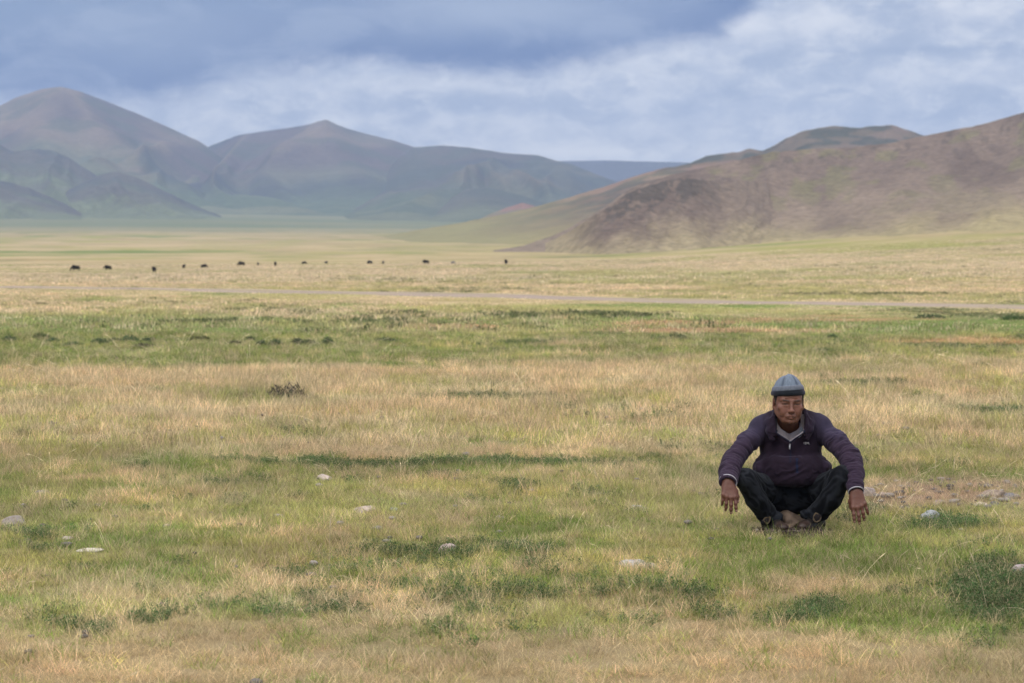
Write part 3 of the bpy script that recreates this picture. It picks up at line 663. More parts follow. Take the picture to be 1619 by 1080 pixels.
def scatter_all():
    grp = bpy.data.collections.new('grass_tufts'); hgrp = bpy.data.collections.new('herb_tufts')
    names = []; 
    def add(key, data, mat=grass_mat):
        nm = 't%02d_%s' % (len(names), key); proto(nm, data, mat, grp); names.append(nm); SC_I.setdefault(key, []).append(len(names) - 1)
    for v in range(4):
        add('n_green', join([blades(46, .055, (.03, .07), .0028, .5, .7), blades(5, .05, (.06, .12), .0018, .3, .4)]))
        add('n_straw', join([blades(34, .05, (.045, .11), .0023, .35, .6), blades(14, .06, (.02, .05), .0022, .7, .6)]))
        add('n_brown', join([blades(70, .075, (.02, .055), .0013, .8, 1.0), blades(26, .07, (.04, .085), .0011, .5, .8)]))
        add('m_green', blades(34, .09, (.03, .085), .0045, .5, .6))
        add('m_straw', join([blades(26, .09, (.05, .14), .0036, .28, .5), blades(10, .1, (.02, .06), .004, .6, .6)]))
        add('m_brown', blades(44, .11, (.02, .08), .0032, .7, .9))
        add('f_green', blades(26, .28, (.03, .09), .014, .5, .6))
        add('f_straw', blades(26, .28, (.06, .16), .011, .25, .4))
        add('stalk', join([blades(2, .02, (.20, .34), .0030, .35, .5, head=1.0), blades(3, .03, (.10, .2), .0026, .5, .8)]))
        add('n_herb', herb_parts(14, .07, .055, 30, .0030, .013), herb_mat)
        add('m_herb', herb_parts(13, .11, .08, 20, .0052, .021), herb_mat)
        add('f_herb', herb_parts(14, .26, .10, 12, .016, .05), herb_mat)
    P = []; I = []; S = []; C = []; R = []
    fan = math.tan(math.radians(22.0))
    def pts(d0, d1, dens):
        n = int(dens * fan * (d1 * d1 - d0 * d0)); y = np.sqrt(RNG.uniform(d0 * d0, d1 * d1, n)); x = RNG.uniform(-1, 1, n) * fan * y
        return x, y
    tone = {0: (.66, .52, .325), 1: (.185, .265, .055), 2: (.43, .42, .145), 3: (.57, .45, .27), 4: (.064, .128, .042), 5: (.48, .29, .15), 6: (.48, .36, .255)}
    for lod, d0, d1, dens in (('n', 5, 16, 330), ('m', 14.5, 40, 80), ('f', 37, 130, 11), ('g', 105, 460, .55)):
        x, y = pts(d0, d1, dens)
        # fade the bands into each other
        if lod != 'n': k = RNG.uniform(size=len(x)) < sstep(d0, d0 * 1.12, y) ; x, y = x[k], y[k]
        if lod != 'f': k = RNG.uniform(size=len(x)) < 1 - sstep(d1 * .92, d1, y); x, y = x[k], y[k]
        else: k = RNG.uniform(size=len(x)) < 1 - sstep(80, 130, y) * .8; x, y = x[k], y[k]
        k = ~keep_clear(x, y); x, y = x[k], y[k]
        if lod == 'f':      # nothing grows on the track
            _rd = CH * F / (np.interp(CX + F * x / y, [-700, -300, 0, 200, 400, 600, 800, 1000, 1200, 1400, 1619, 2400], [447, 450, 453.2, 456.5, 460.5, 464.5, 468.8, 475, 479.5, 483, 487, 500]) - HZ)
            k = np.abs(y - _rd) > 3.6 * _rd / 75 * RNG.uniform(.6, 1.5, len(x)); x, y = x[k], y[k]
        W = field(x, y); W = W * .78 + np.array([.27, .30, .25, .18, 0, 0, 0]) * .22; cw = np.cumsum(W, 1); u = RNG.uniform(size=len(x))[:, None]; cl = (u > cw).sum(1).clip(0, 6)
        if lod == 'n':      # dry stony patch of broken pinkish weeds to the right of the man
            qx, qy = project(x, y); ed = ((qx - 1510) / 155) ** 2 + ((qy - 779) / 25) ** 2 + (fbm(x / .35, y / .35, 3, 430) - .5) * 1.6; inp = (ed < 1) & (qx > 1340); cl = np.where(inp & (RNG.uniform(size=len(x)) < .66), 6, cl)
        k = (cl != 6) | (RNG.uniform(size=len(x)) < .6); x, y, cl = x[k], y[k], cl[k]
        n = len(x); r = RNG.integers(0, 4, n)
        kind = {'n': ['n_straw', 'n_green', 'n_green', 'n_brown', 'n_herb', 'n_brown', 'n_brown'], 'm': ['m_straw', 'm_green', 'm_straw', 'm_brown', 'm_herb', 'm_brown', 'm_brown'], 'f': ['f_straw', 'f_green', 'f_straw', 'f_green', 'f_herb', 'f_green', 'f_green']}['f' if lod == 'g' else lod]
        idx = np.array([[SC_I[kk][v] for v in range(4)] for kk in kind])[cl, r]
        hs = .75 + .6 * fbm(x / 1.3, y / 1.3, 3, 400) + RNG.normal(0, .13, n)
        rdist = y - CH * F / (np.interp(CX + F * x / y, [-700, -300, 0, 200, 400, 600, 800, 1000, 1200, 1400, 1619, 2400], [447, 450, 453.2, 456.5, 460.5, 464.5, 468.8, 475, 479.5, 483, 487, 500]) - HZ)
        hs = hs * np.where((rdist < 5) & (rdist > -16), .30, 1) * (1 - .35 * sstep(40, 60, y) * (1 - sstep(105, 130, y)))
        hs = np.where((cl == 6) & (lod == 'n'), hs * 1.35, hs)
        tall = np.where((cl == 0) | (cl == 2), 1 + .08 * sstep(14, 19, y) * (1 - sstep(30, 60, y)), 1)
        sc_xy = RNG.uniform(.8, 1.25, n) * (2.3 if lod == 'g' else 1); hs = np.clip(hs, .15, 1.6) * tall * (1.15 if lod == 'g' else 1) * np.where((cl == 4) & (lod == 'm'), .8, 1)
        cc = np.array([tone[k] for k in range(7)])[cl] * (RNG.uniform(.82, 1.18, (n, 1))) * RNG.uniform(.95, 1.05, (n, 3))
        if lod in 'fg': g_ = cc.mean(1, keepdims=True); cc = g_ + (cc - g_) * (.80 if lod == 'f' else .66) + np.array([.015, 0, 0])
        # neighbours share a tint
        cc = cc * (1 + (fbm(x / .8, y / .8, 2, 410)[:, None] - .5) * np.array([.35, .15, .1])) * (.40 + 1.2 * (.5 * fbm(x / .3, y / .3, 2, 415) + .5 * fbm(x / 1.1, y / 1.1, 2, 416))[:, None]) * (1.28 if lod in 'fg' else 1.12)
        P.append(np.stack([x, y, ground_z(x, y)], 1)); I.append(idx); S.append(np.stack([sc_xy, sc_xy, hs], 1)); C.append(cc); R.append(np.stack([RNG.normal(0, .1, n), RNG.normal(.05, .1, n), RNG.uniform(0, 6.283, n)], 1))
    # taller single stalks
    x, y = pts(6, 34, 13); px, row = project(x, y)
    pr = np.interp(row, [560, 600, 680, 720, 760, 860, 950, 1080], [.3, .8, 1, 1, .8, .35, .18, .12]) * (.25 + 1.5 * sstep(.4, .7, fbm(x / 2.5, y / 2.5, 2, 420)))
    k = (RNG.uniform(size=len(x)) < pr * .8) & ~keep_clear(x, y) & ~((np.abs(x - MANX) < .5) & (y < MAN_Y) & (y > MAN_Y - 1.5) & (RNG.uniform(size=len(x)) < .7)); x, y = x[k], y[k]; n = len(x)
    P.append(np.stack([x, y, ground_z(x, y)], 1)); I.append(np.array(SC_I['stalk'])[RNG.integers(0, 4, n)])
    s = RNG.uniform(.6, 1.05, n); wd = np.clip(y / 11, 1, 2.4) * s; S.append(np.stack([wd, wd, s], 1)); C.append(np.array([.74, .63, .42]) * RNG.uniform(.8, 1.2, (n, 1))); R.append(np.stack([RNG.normal(0, .22, n), RNG.normal(0, .25, n), RNG.uniform(0, 6.283, n)], 1))
    P, I, S, C, R = map(np.concatenate, (P, I, S, C, R))
    print('tufts', len(P))
    isherb = np.isin(I, sum([SC_I[k] for k in ('n_herb', 'm_herb', 'f_herb')], []))
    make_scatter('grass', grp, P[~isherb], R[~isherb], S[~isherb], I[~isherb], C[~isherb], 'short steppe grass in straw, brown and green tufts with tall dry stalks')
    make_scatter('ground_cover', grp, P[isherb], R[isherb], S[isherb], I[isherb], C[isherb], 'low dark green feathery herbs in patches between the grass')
scatter_all()

# ------------------------------------------------------------------ shrubs
def shrub_mesh(W, Hh, n, lw, seed):
    rg = np.random.default_rng(seed)
    a = rg.uniform(0, 6.283, n); r = np.sqrt(rg.uniform(0, 1, n)); hb = (1 - r ** 2) ** .5
    lob = .75 + .5 * vnoise(a * 1.6 + seed, r * 3, seed)
    z = hb * Hh * rg.uniform(.15, 1, n) * lob
    b = np.stack([r * W * np.cos(a), r * W * .7 * np.sin(a)], 1)
    ps = [blades(n, 1, (lw * 3, lw * 6), lw, .7, .6, z0=z, rng=rg, base=b)]
    m = max(12, n // 12); a2 = rg.uniform(0, 6.283, m); r2 = rg.uniform(0, .8, m)
    ps.append(blades(m, 1, (Hh * .7, Hh * 1.15), lw * .5, .3, .4, rng=rg, base=np.stack([r2 * W * np.cos(a2), r2 * W * .7 * np.sin(a2)], 1)))
    return join(ps)
def shrub(px, row, wd, ht, tint, label, cat='shrub', group='low dark shrubs in the green meadow', seed=0):
    gx, gy = ground_point(px, row); s = gy / F
    d = shrub_mesh(wd * s / 2, ht * s * 1.05, 520, max(.010, 1.6 * s * .6), seed)
    m, t, b = new_mat('shrub_leaf', .8, .15)
    at = t.node('ShaderNodeAttribute', attribute_type='GEOMETRY', attribute_name='rnd').outputs['Fac']
    t.l.new(t.mix(at, [c * .7 for c in tint], [c * 1.4 for c in tint]), b.inputs['Base Color'])
    v, q, tt, r, h = d; v = v * (1.12 if label.startswith('gray brown') else 1)
    o = mesh_np('shrub', v, [q, tt], m, attrs=dict(rnd=r, hgt=h)); o.location = (gx, gy, float(ground_z(gx, gy)) - .01)
    tag(o, label, cat, group); return o
shrub(452, 631, 60, 20, (.075, .066, .055), 'gray brown twiggy bush standing alone in tall straw grass', group=None, seed=1)
G1 = (.070, .108, .052)
SH = [(66, 536, 24, 10), (84, 543, 18, 8), (14, 540, 22, 10), (116, 549, 26, 9), (158, 545, 26, 10), (182, 543, 18, 8), (204, 541, 28, 12), (234, 542, 22, 9), (228, 551, 34, 7), (315, 540, 30, 9), (372, 545, 18, 6), (396, 539, 12, 7), (413, 547, 14, 8), (436, 548, 18, 12), (470, 545, 18, 10), (487, 546, 24, 9), (518, 545, 16, 13), (608, 540, 36, 7), (1040, 538, 24, 8), (1070, 536, 28, 12), (1602, 508, 30, 9), (1315, 534, 14, 6), (1470, 505, 40, 7)]
LAB = ['bush highest of the shrub line at its left end', 'small bush just below the topmost left bush', 'pale leafed bush cut near the left edge of the meadow', 'broad bush fourth along the meadow shrub line', 'dark rounded bush before the widest shrub clump', 'small bush squeezed in the widest shrub clump', 'tallest bush of the widest shrub clump', 'bush ending the widest shrub clump', 'low mat of shrub lying beneath the widest clump', 'bush alone in the gap of the shrub line', 'flat bush right of the gap bush', 'tiny bush above the thin part of the shrub line', 'small bush before the upright pair', 'upright bush with a pale top in the shrub line', 'rounded bush between the upright bushes', 'broad bush touching the last upright bush', 'upright dark bush at the right end of the left shrub line', 'low flat bush at the centre of the green strip', 'left bush of the lone pair right of centre', 'right and larger bush of the lone pair right of centre', 'bush below the road at the right edge', 'faint tiny bush above the man\'s hat in the tan field', 'low dark bush strip below the road right of the man']
for k, ((px, row, wd, ht), lb) in enumerate(zip(SH, LAB)):
    shrub(px, row, wd * 1.25, ht * .9, tuple(c * f for c, f in zip(G1, RNG.uniform(.8, 1.3, 3))), lb, seed=10 + k)

def pebbles():
    rg = np.random.default_rng(5); n = 420; y = np.sqrt(rg.uniform(6.2 ** 2, 20 ** 2, n)); x = rg.uniform(-1, 1, n) * .31 * y
    k = fbm(x / 1.6, y / 1.6, 2, 900) > .5; x, y = x[k], y[k]
    px, row = project(x, y); extra = rg.uniform(size=(90, 2)); gx = np.array([ground_point(1380 + 230 * a, 760 + 48 * b) for a, b in extra]); x = np.concatenate([x, gx[:, 0]]); y = np.concatenate([y, gx[:, 1]])
    u = np.linspace(.001, 3.14, 7); v = np.linspace(0, 6.283, 11)[:-1]; U_, W_ = np.meshgrid(u, v, indexing='ij'); D = np.stack([np.sin(U_) * np.cos(W_), np.sin(U_) * np.sin(W_), np.cos(U_)], -1).reshape(-1, 3)
    i, j = np.meshgrid(np.arange(6), np.arange(10), indexing='ij'); Q0 = np.stack([i * 10 + j, (i + 1) * 10 + j, (i + 1) * 10 + (j + 1) % 10, i * 10 + (j + 1) % 10], -1).reshape(-1, 4)
    Vs = []; Qs = []; Cs = []
    for q, (a, b) in enumerate(zip(x, y)):
        s_ = rg.uniform(.008, .022) * rg.uniform(.6, 1.2); d = D * (.7 + .6 * fbm3(D * 1.5 + q * 7.1, 2, 3))[:, None] * [s_ * rg.uniform(1, 1.6), s_, s_ * .65]
        Vs.append(d + [a, b, float(ground_z(a, b)) + s_ * .3 + .012]); Qs.append(Q0 + 70 * q); t_ = rg.uniform(.10, .34); Cs.append(np.tile(np.array([1, .9, .82]) * t_, (70, 1)))
    tag(mesh_np('pebbles', np.vstack(Vs), np.vstack(Qs), stone_mat, cols=np.vstack(Cs)), 'small scattered pebbles half sunk between the grass tufts', kind='stuff')
pebbles()
# ------------------------------------------------------------------ implicit modelling (distance fields -> surface nets)
def Rm(ax, ay, az_):
    return np.array(Matrix.Rotation(az_, 3, 'Z') @ Matrix.Rotation(ay, 3, 'Y') @ Matrix.Rotation(ax, 3, 'X'))
class Field:
    def __init__(s, lo, hi, h):
        s.lo = np.array(lo, float); s.h = h; s.n = np.ceil((np.array(hi) - s.lo) / h).astype(int) + 1
        s.a = np.full(s.n, .05, np.float32)
    def _box(s, lo, hi, pad):
        i0 = np.clip(np.floor((lo - pad - s.lo) / s.h).astype(int), 0, s.n - 1); i1 = np.clip(np.ceil((hi + pad - s.lo) / s.h).astype(int) + 1, 1, s.n)
        if (i1 <= i0).any(): return None
        g = [(s.lo[k] + s.h * np.arange(i0[k], i1[k])).astype(np.float32) for k in range(3)]
        return tuple(slice(a, b) for a, b in zip(i0, i1)), g[0][:, None, None], g[1][None, :, None], g[2][None, None, :]
    def _op(s, sl, d, k, mode):
        a = s.a[sl]
        if mode == 'add':
            h = np.clip(.5 + .5 * (a - d) / k, 0, 1); s.a[sl] = a * (1 - h) + d * h - k * h * (1 - h)
        else:
            d = -d; h = np.clip(.5 - .5 * (a - d) / k, 0, 1); s.a[sl] = a * (1 - h) + d * h + k * h * (1 - h)
    def cone(s, a, b, ra, rb, k=.01, mode='add'):
        a = np.array(a, float); b = np.array(b, float); r = max(ra, rb)
        bx = s._box(np.minimum(a, b) - r, np.maximum(a, b) + r, k + 3 * s.h)
        if bx is None: return s
        sl, x, y, z = bx; v = b - a; l2 = max(float(v @ v), 1e-12)
        t = np.clip(((x - a[0]) * v[0] + (y - a[1]) * v[1] + (z - a[2]) * v[2]) / l2, 0, 1).astype(np.float32)
        d = np.sqrt((x - a[0] - t * v[0]) ** 2 + (y - a[1] - t * v[1]) ** 2 + (z - a[2] - t * v[2]) ** 2) - (ra + (rb - ra) * t)
        s._op(sl, d, k, mode); return s
    def chain(s, pts, rad, k=.01, mode='add'):
        if not hasattr(rad, '__len__'): rad = [rad] * len(pts)
        for i in range(len(pts) - 1): s.cone(pts[i], pts[i + 1], rad[i], rad[i + 1], k, mode)
        return s
    def ell(s, c, r, R=None, k=.01, mode='add'):
        c = np.array(c, float); r = np.array(r, float); m = r.max()
        e = r if R is None else np.full(3, m)
        bx = s._box(c - e, c + e, k + 3 * s.h)
        if bx is None: return s
        sl, x, y, z = bx; X, Y, Z = x - c[0], y - c[1], z - c[2]
        if R is not None: X, Y, Z = (R[0, 0] * X + R[1, 0] * Y + R[2, 0] * Z, R[0, 1] * X + R[1, 1] * Y + R[2, 1] * Z, R[0, 2] * X + R[1, 2] * Y + R[2, 2] * Z)
        k0 = np.sqrt((X / r[0]) ** 2 + (Y / r[1]) ** 2 + (Z / r[2]) ** 2); k1 = np.sqrt((X / r[0] ** 2) ** 2 + (Y / r[1] ** 2) ** 2 + (Z / r[2] ** 2) ** 2)
        s._op(sl, (k0 * (k0 - 1) / np.maximum(k1, 1e-6)).astype(np.float32), k, mode); return s
    def mesh(s):
        a = s.a; a = np.pad(a, 1, constant_values=.05); lo = s.lo - s.h
        ins = a < 0
        c = np.zeros(tuple(np.array(a.shape) - 1), np.int8)
        for dx in (0, 1):
            for dy in (0, 1):
                for dz in (0, 1): c += ins[dx:a.shape[0] - 1 + dx, dy:a.shape[1] - 1 + dy, dz:a.shape[2] - 1 + dz]
        act = (c > 0) & (c < 8); I = np.argwhere(act); idx = np.full(act.shape, -1, np.int32); idx[act] = np.arange(len(I))
        off = np.array([(i, j, k) for i in (0, 1) for j in (0, 1) for k in (0, 1)])
        val = np.stack([a[I[:, 0] + o[0], I[:, 1] + o[1], I[:, 2] + o[2]] for o in off], 1)
        acc = np.zeros((len(I), 3)); cnt = np.zeros(len(I))
        for p in range(8):
            for q in range(p + 1, 8):
                if np.abs(off[p] - off[q]).sum() != 1: continue
                m = (val[:, p] < 0) != (val[:, q] < 0); t = val[m, p] / (val[m, p] - val[m, q])
                acc[m] += off[p] + t[:, None] * (off[q] - off[p]); cnt[m] += 1
        V = lo + s.h * (I + acc / cnt[:, None]); Fc = []
        for ax in range(3):
            b, cc = (ax + 1) % 3, (ax + 2) % 3
            s0 = [slice(None)] * 3; s1 = [slice(None)] * 3; s0[ax] = slice(0, -1); s1[ax] = slice(1, None)
            for k in (b, cc): s0[k] = slice(1, -1); s1[k] = slice(1, -1)
            A, B = ins[tuple(s0)], ins[tuple(s1)]; E = np.argwhere(A != B); fl = A[tuple(E.T)]
            E[:, b] += 1; E[:, cc] += 1
            def g(db, dc):
                e = E.copy(); e[:, b] -= db; e[:, cc] -= dc; return idx[tuple(e.T)]
            q = np.stack([g(1, 1), g(0, 1), g(0, 0), g(1, 0)], 1); q[~fl] = q[~fl][:, ::-1]; Fc.append(q)
        return V, np.vstack(Fc)
def vnorm(V, Q):
    n = np.cross(V[Q[:, 2]] - V[Q[:, 0]], V[Q[:, 3]] - V[Q[:, 1]]); N = np.zeros_like(V)
    for k in range(4): np.add.at(N, Q[:, k], n)
    return N / np.maximum(np.linalg.norm(N, axis=1), 1e-12)[:, None]
def smooth_n(V, Q, N, it=2):
    for _ in range(it):
        S = np.zeros_like(N)
        f = N[Q].mean(1)
        for k in range(4): np.add.at(S, Q[:, k], f)
        N = S / np.maximum(np.linalg.norm(S, axis=1), 1e-12)[:, None]
    return N
def seg(V, a, b):
    """(parameter 0-1, distance, distance along) of points to a segment"""
    a = np.array(a); b = np.array(b); v = b - a; L = np.linalg.norm(v); t = np.clip((V - a) @ v / (L * L), 0, 1)
    return t, np.linalg.norm(V - a - t[:, None] * v, axis=1), L
def limb_q(V, a, b, sa, sc):
    """coordinates along / across a limb, scaled for stretched fold noise"""
    a = np.array(a); b = np.array(b); v = (b - a) / np.linalg.norm(b - a); s = (V - a) @ v
    return np.stack([s / sa, *(((V - a) - s[:, None] * v) / sc).T[:2], ], 1) if False else np.hstack([(s / sa)[:, None], ((V - a) - s[:, None] * v)[:, :2] / sc + (((V - a) - s[:, None] * v)[:, 2:3] / sc) * .7])
def ridge(n, p=1.0): return (1 - np.abs(2 * n - 1) * 1.6).clip(-1, 1) ** 1

# ------------------------------------------------------------------ the man
ORG = np.array([MANX, MAN_Y, 0.])
def P(px, py, yo=0.): return np.array(ray_point(px, py, MAN_Y + yo)) - ORG
def topx(V):        # where points of the figure fall on the photograph (used only to lay out garment seams and colours)
    W = V + ORG; y = W[:, 1]; z = W[:, 2] - CH
    f = y * math.cos(TH) - z * math.sin(TH); u = y * math.sin(TH) + z * math.cos(TH)
    return CX + F * W[:, 0] / f, CY - F * u / f
man = bpy.data.objects.new('person', None); COL.objects.link(man); man.location = ORG
tag(man, 'man in plum fleece jacket and gray beanie squatting with hands hanging over his knees', 'person')
def part(name, V, Q, mat, cols=None, parent=None, smooth=True, label=None):
    o = mesh_np(name, V, Q, mat, parent=parent or man, smooth=smooth, cols=cols)
    if label: o['label'] = label
    return o
skin_mat = attr_mat('weathered_skin', 60, .12, rough=.5, spec=.45, bump=.0022, bscale=170, fine=(240, .12))
skin_mat.node_tree.nodes['Principled BSDF'].inputs['Subsurface Weight'].default_value = .08
skin_mat.node_tree.nodes['Principled BSDF'].inputs['Subsurface Radius'].default_value = (.012, .005, .003)
skin_mat.node_tree.nodes['Principled BSDF'].inputs['Subsurface Scale'].default_value = .4
def cloth_mat(name, rough=.95, sheen=.5, bump=.0015, bs=260, amt=.14, tint=(.75, .7, .95)):
    m = attr_mat(name, 26, amt, rough=rough, spec=.08, bump=bump, bscale=bs, fine=(320, .18))
    b = m.node_tree.nodes['Principled BSDF']; b.inputs['Sheen Weight'].default_value = sheen; b.inputs['Sheen Roughness'].default_value = .4; b.inputs['Sheen Tint'].default_value = (*tint, 1)
    return m
fleece = cloth_mat('plum_fleece', sheen=.12); denim = cloth_mat('black_denim', rough=.85, sheen=.05, bump=.0008, amt=.2, tint=(.7, .75, .85)); knit = cloth_mat('gray_knit', sheen=.2, bump=.002, bs=220)
cotton = cloth_mat('pale_cotton', sheen=.1)
leather = attr_mat('shoe_leather', 40, .25, rough=.5, spec=.4, bump=.001, bscale=90)

# joints
SHL, SHR = P(1198, 677, .11), P(1301, 675, .11)
ELL, ELR = P(1160, 726, -.05), P(1342, 722, -.05)
WRL, WRR = P(1151.5, 762, -.25), P(1353, 776, -.22)
HIL, HIR = P(1226, 788, .20), P(1274, 788, .20)
KNL, KNR = P(1179, 757, -.14), P(1331, 753, -.14)
ANL, ANR = P(1217, 818, .02), P(1285, 818, .02)
NKB = P(1248, 668, .115)
HC = P(1246.6, 635.5, .015)                                 # head: eye level, middle of the skull
HR = Rm(math.radians(3), math.radians(1.5), math.radians(2))   # chin slightly down
def hp(x, y, z): return HC + HR @ np.array([x, y, z])

def unit(v): v = np.array(v, float); return v / np.linalg.norm(v)
def hand(f, wr, elb, d, thumb_side, spread, curl, thumb='out', sc_=1.0):
    """palm, four fingers and thumb; back of the hand looks towards the camera"""
    d = unit(d); n = np.array([0, -1, .25]); n = unit(n - (n @ d) * d); xs = unit(np.cross(d, n)); 
    if xs[0] * thumb_side < 0: xs = -xs               # +xs towards the thumb
    W = lambda x, nn, z: wr + (xs * x + n * nn + d * z) * sc_
    tips = []
    f.cone(elb, wr, .028, .026, .01)
    f.cone(W(.006, .0, -.02), W(.010, .0, .03), .024, .020, .012); f.cone(W(-.010, 0, -.02), W(-.016, 0, .03), .022, .017, .012)
    xk = [.034, .012, -.011, -.031]; zk = [.088, .092, .087, .078]; ln = [.070, .078, .072, .056]; rr = [.0098, .0102, .0096, .0085]
    for i in range(4):
        f.cone(W(xk[i] * .45, .002, .01), W(xk[i], .004, zk[i]), .017, rr[i] * 1.22, .012)
        f.ell(W(xk[i], .010, zk[i] - .002), (.008, .008, .008), None, .008)
    f.cone(W(.020, -.006, .03), W(.02, -.004, .07), .017, .014, .014); f.cone(W(-.018, -.006, .03), W(-.018, -.004, .06), .015, .013, .012)
    for i in range(4):
        p = W(xk[i], .003, zk[i]); ang = math.radians(curl[i][0]); sp = spread[i]
        for j, (fr, ra) in enumerate(((.46, 1.0), (.30, .92), (.24, .80))):
            dd = d * math.cos(ang) - n * math.sin(ang) + xs * sp; dd = unit(dd); q = p + dd * ln[i] * fr * sc_ * 1.06
            f.cone(p, q, rr[i] * (1.0, .93, .84)[j], rr[i] * (.92, .84, .70)[j], .0035 if j else .006)
            if j < 2: f.ell(q + n * .0015, (rr[i] * .98,) * 3, None, .004)
            p = q; ang += math.radians(curl[i][1 + j] if j < 2 else 0)
        tips.append((p, n, dd))
    if thumb == 'out': tp = [W(.018, -.004, .018), W(.040, -.006, .050), W(.048, -.012, .078), W(.050, -.020, .104)]
    else: tp = [W(.018, -.006, .018), W(.036, -.018, .048), W(.036, -.030, .075), W(.030, -.036, .100)]
    f.chain(tp, [.0150, .0125, .0108, .0085], .007)
    tips.append((tp[-1], unit(n + xs * .6), unit(tp[-1] - tp[-2])))
    return tips
bf = Field((-.40, -.42, -.02), (.42, .46, .82), .0027)
# trunk, hidden under the clothes
bf.cone(P(1250, 775, .20), P(1250, 735, .17), .07, .08, .04); bf.cone(P(1250, 735, .17), P(1249, 700, .15), .08, .07, .04)
bf.cone(SHL + [.02, .01, -.01], SHR + [-.02, .01, -.01], .034, .034, .02)
bf.cone(NKB + [0, .02, -.03], hp(0, .022, -.07), .057, .056, .02)
bf.cone(SHL + [.02, .01, -.01], ELL, .034, .028, .02); bf.cone(SHR + [-.02, .01, -.01], ELR, .034, .028, .02)
bf.cone(HIL, KNL, .05, .034, .02); bf.cone(KNL, ANL, .034, .026, .02); bf.cone(HIR, KNR, .05, .034, .02); bf.cone(KNR, ANR, .034, .026, .02)
FTL, FTR = P(1235, 830, -.07), P(1270, 828, -.06)
bf.cone(ANL, FTL, .018, .008, .01); bf.cone(ANR, FTR, .018, .008, .01)
# head
R0 = HR
bf.ell(hp(0, .016, .026), (.076, .094, .084), R0, .02)
bf.ell(hp(0, -.022, -.020), (.069, .066, .070), R0, .025)
bf.ell(hp(0, -.030, -.060), (.058, .056, .050), R0, .025)
bf.ell(hp(0, -.046, .036), (.060, .040, .040), R0, .02)
bf.ell(hp(0, -.050, -.088), (.036, .036, .024), R0, .02)
for sx in (-1, 1):
    bf.cone(hp(.056 * sx, -.002, -.050), hp(.026 * sx, -.062, -.092), .017, .014, .025)       # jaw
    bf.ell(hp(.047 * sx, -.062, -.024), (.021, .018, .017), R0, .018)                          # cheekbone
    bf.ell(hp(.036 * sx, -.068, -.050), (.018, .016, .022), R0, .016)                          # cheek
    bf.cone(hp(.047 * sx, -.071, .018), hp(.014 * sx, -.087, .014), .007, .008, .014)          # brow
    bf.ell(hp(.031 * sx, -.099, .001), (.017, .0125, .0085), R0, .010, 'sub')                  # socket
    bf.ell(hp(.031 * sx, -.0735, .000), (.0165, .0125, .0100), R0, .005)                        # lids
    bf.cone(hp(.019 * sx, -.0845, .0045), hp(.046 * sx, -.0765, .0045), .0042, .0038, .005)     # upper lid fold
    bf.cone(hp(.020 * sx, -.0895, -.0015), hp(.043 * sx, -.0820, -.0020), .0018, .0018, .003, 'sub')
    bf.cone(hp(.020 * sx, -.0825, -.012), hp(.042 * sx, -.0760, -.014), .0040, .0045, .007)     # bag
    bf.ell(hp(.0125 * sx, -.0985, -.0395), (.0085, .0095, .0078), R0, .006)                    # nostril wing
    bf.cone(hp(.021 * sx, -.097, -.040), hp(.036 * sx, -.084, -.072), .0040, .0040, .006, 'sub')  # nasolabial fold
    bf.ell(hp(.0065 * sx, -.103, -.0475), (.0026, .003, .0022), R0, .003, 'sub')
    Re = R0 @ Rm(0, 0, math.radians(24 * sx))
    bf.ell(hp(.079 * sx, .012, -.010), (.0065, .017, .031), Re, .007); bf.ell(hp(.086 * sx, .004, -.006), (.004, .008, .016), Re, .005, 'sub')
    bf.ell(hp(.078 * sx, .005, -.036), (.006, .009, .010), Re, .006)
bf.cone(hp(0, -.082, .012), hp(0, -.106, -.034), .0078, .0098, .010)
bf.ell(hp(0, -.1075, -.0365), (.0125, .0115, .0100), R0, .006)
bf.ell(hp(0, -.083, -.066), (.028, .016, .018), R0, .012)
bf.chain([hp(-.0235, -.0905, -.0690), hp(-.008, -.0985, -.0640), hp(0, -.0985, -.0652), hp(.008, -.0985, -.0640), hp(.0235, -.0905, -.0690)], [.003, .0052, .005, .0052, .003], .004)
bf.chain([hp(-.019, -.091, -.0745), hp(0, -.0975, -.0755), hp(.019, -.091, -.0745)], [.0038, .0058, .0038], .004)
bf.chain([hp(-.028, -.0900, -.0745), hp(-.012, -.1035, -.0695), hp(.012, -.1035, -.0695), hp(.028, -.0900, -.0745)], [.0018, .0018, .0018, .0018], .003, 'sub')
bf.ell(hp(0, -.082, -.0965), (.019, .014, .013), R0, .010)
for z_, w_ in ((.030, .030), (.041, .034), (.052, .030)):       # forehead lines
    bf.chain([hp(-w_, -.083, z_ - .004), hp(0, -.0925, z_), hp(w_, -.083, z_ - .004)], .0030, .005, 'sub')
bf.cone(hp(-.005, -.098, .012), hp(-.004, -.098, .026), .0022, .0022, .005, 'sub'); bf.cone(hp(.006, -.098, .012), hp(.005, -.098, .026), .0022, .0022, .005, 'sub')
tipsL = hand(bf, WRL, ELL, (-.02, -.42, -.90), 1, (.10, .02, -.04, -.05), ((6, 14, 10), (12, 18, 12), (18, 22, 16), (24, 26, 18)), 'out', .98)
tipsR = hand(bf, WRR, ELR, (.16, -.36, -.92), -1, (.08, .02, -.05, -.16), ((4, 12, 10), (8, 16, 12), (10, 20, 14), (12, 22, 16)), 'in', 1.02)
V, Q = bf.mesh(); del bf
N = smooth_n(V, Q, vnorm(V, Q))
L = (V - HC) @ HR                                            # head coordinates of every vertex
col = np.tile([.155, .064, .043], (len(V), 1)) * (.88 + .24 * fbm3(V / .03, 3, 5)[:, None])
hd = V[:, 2] > P(1248, 690, 0)[2]
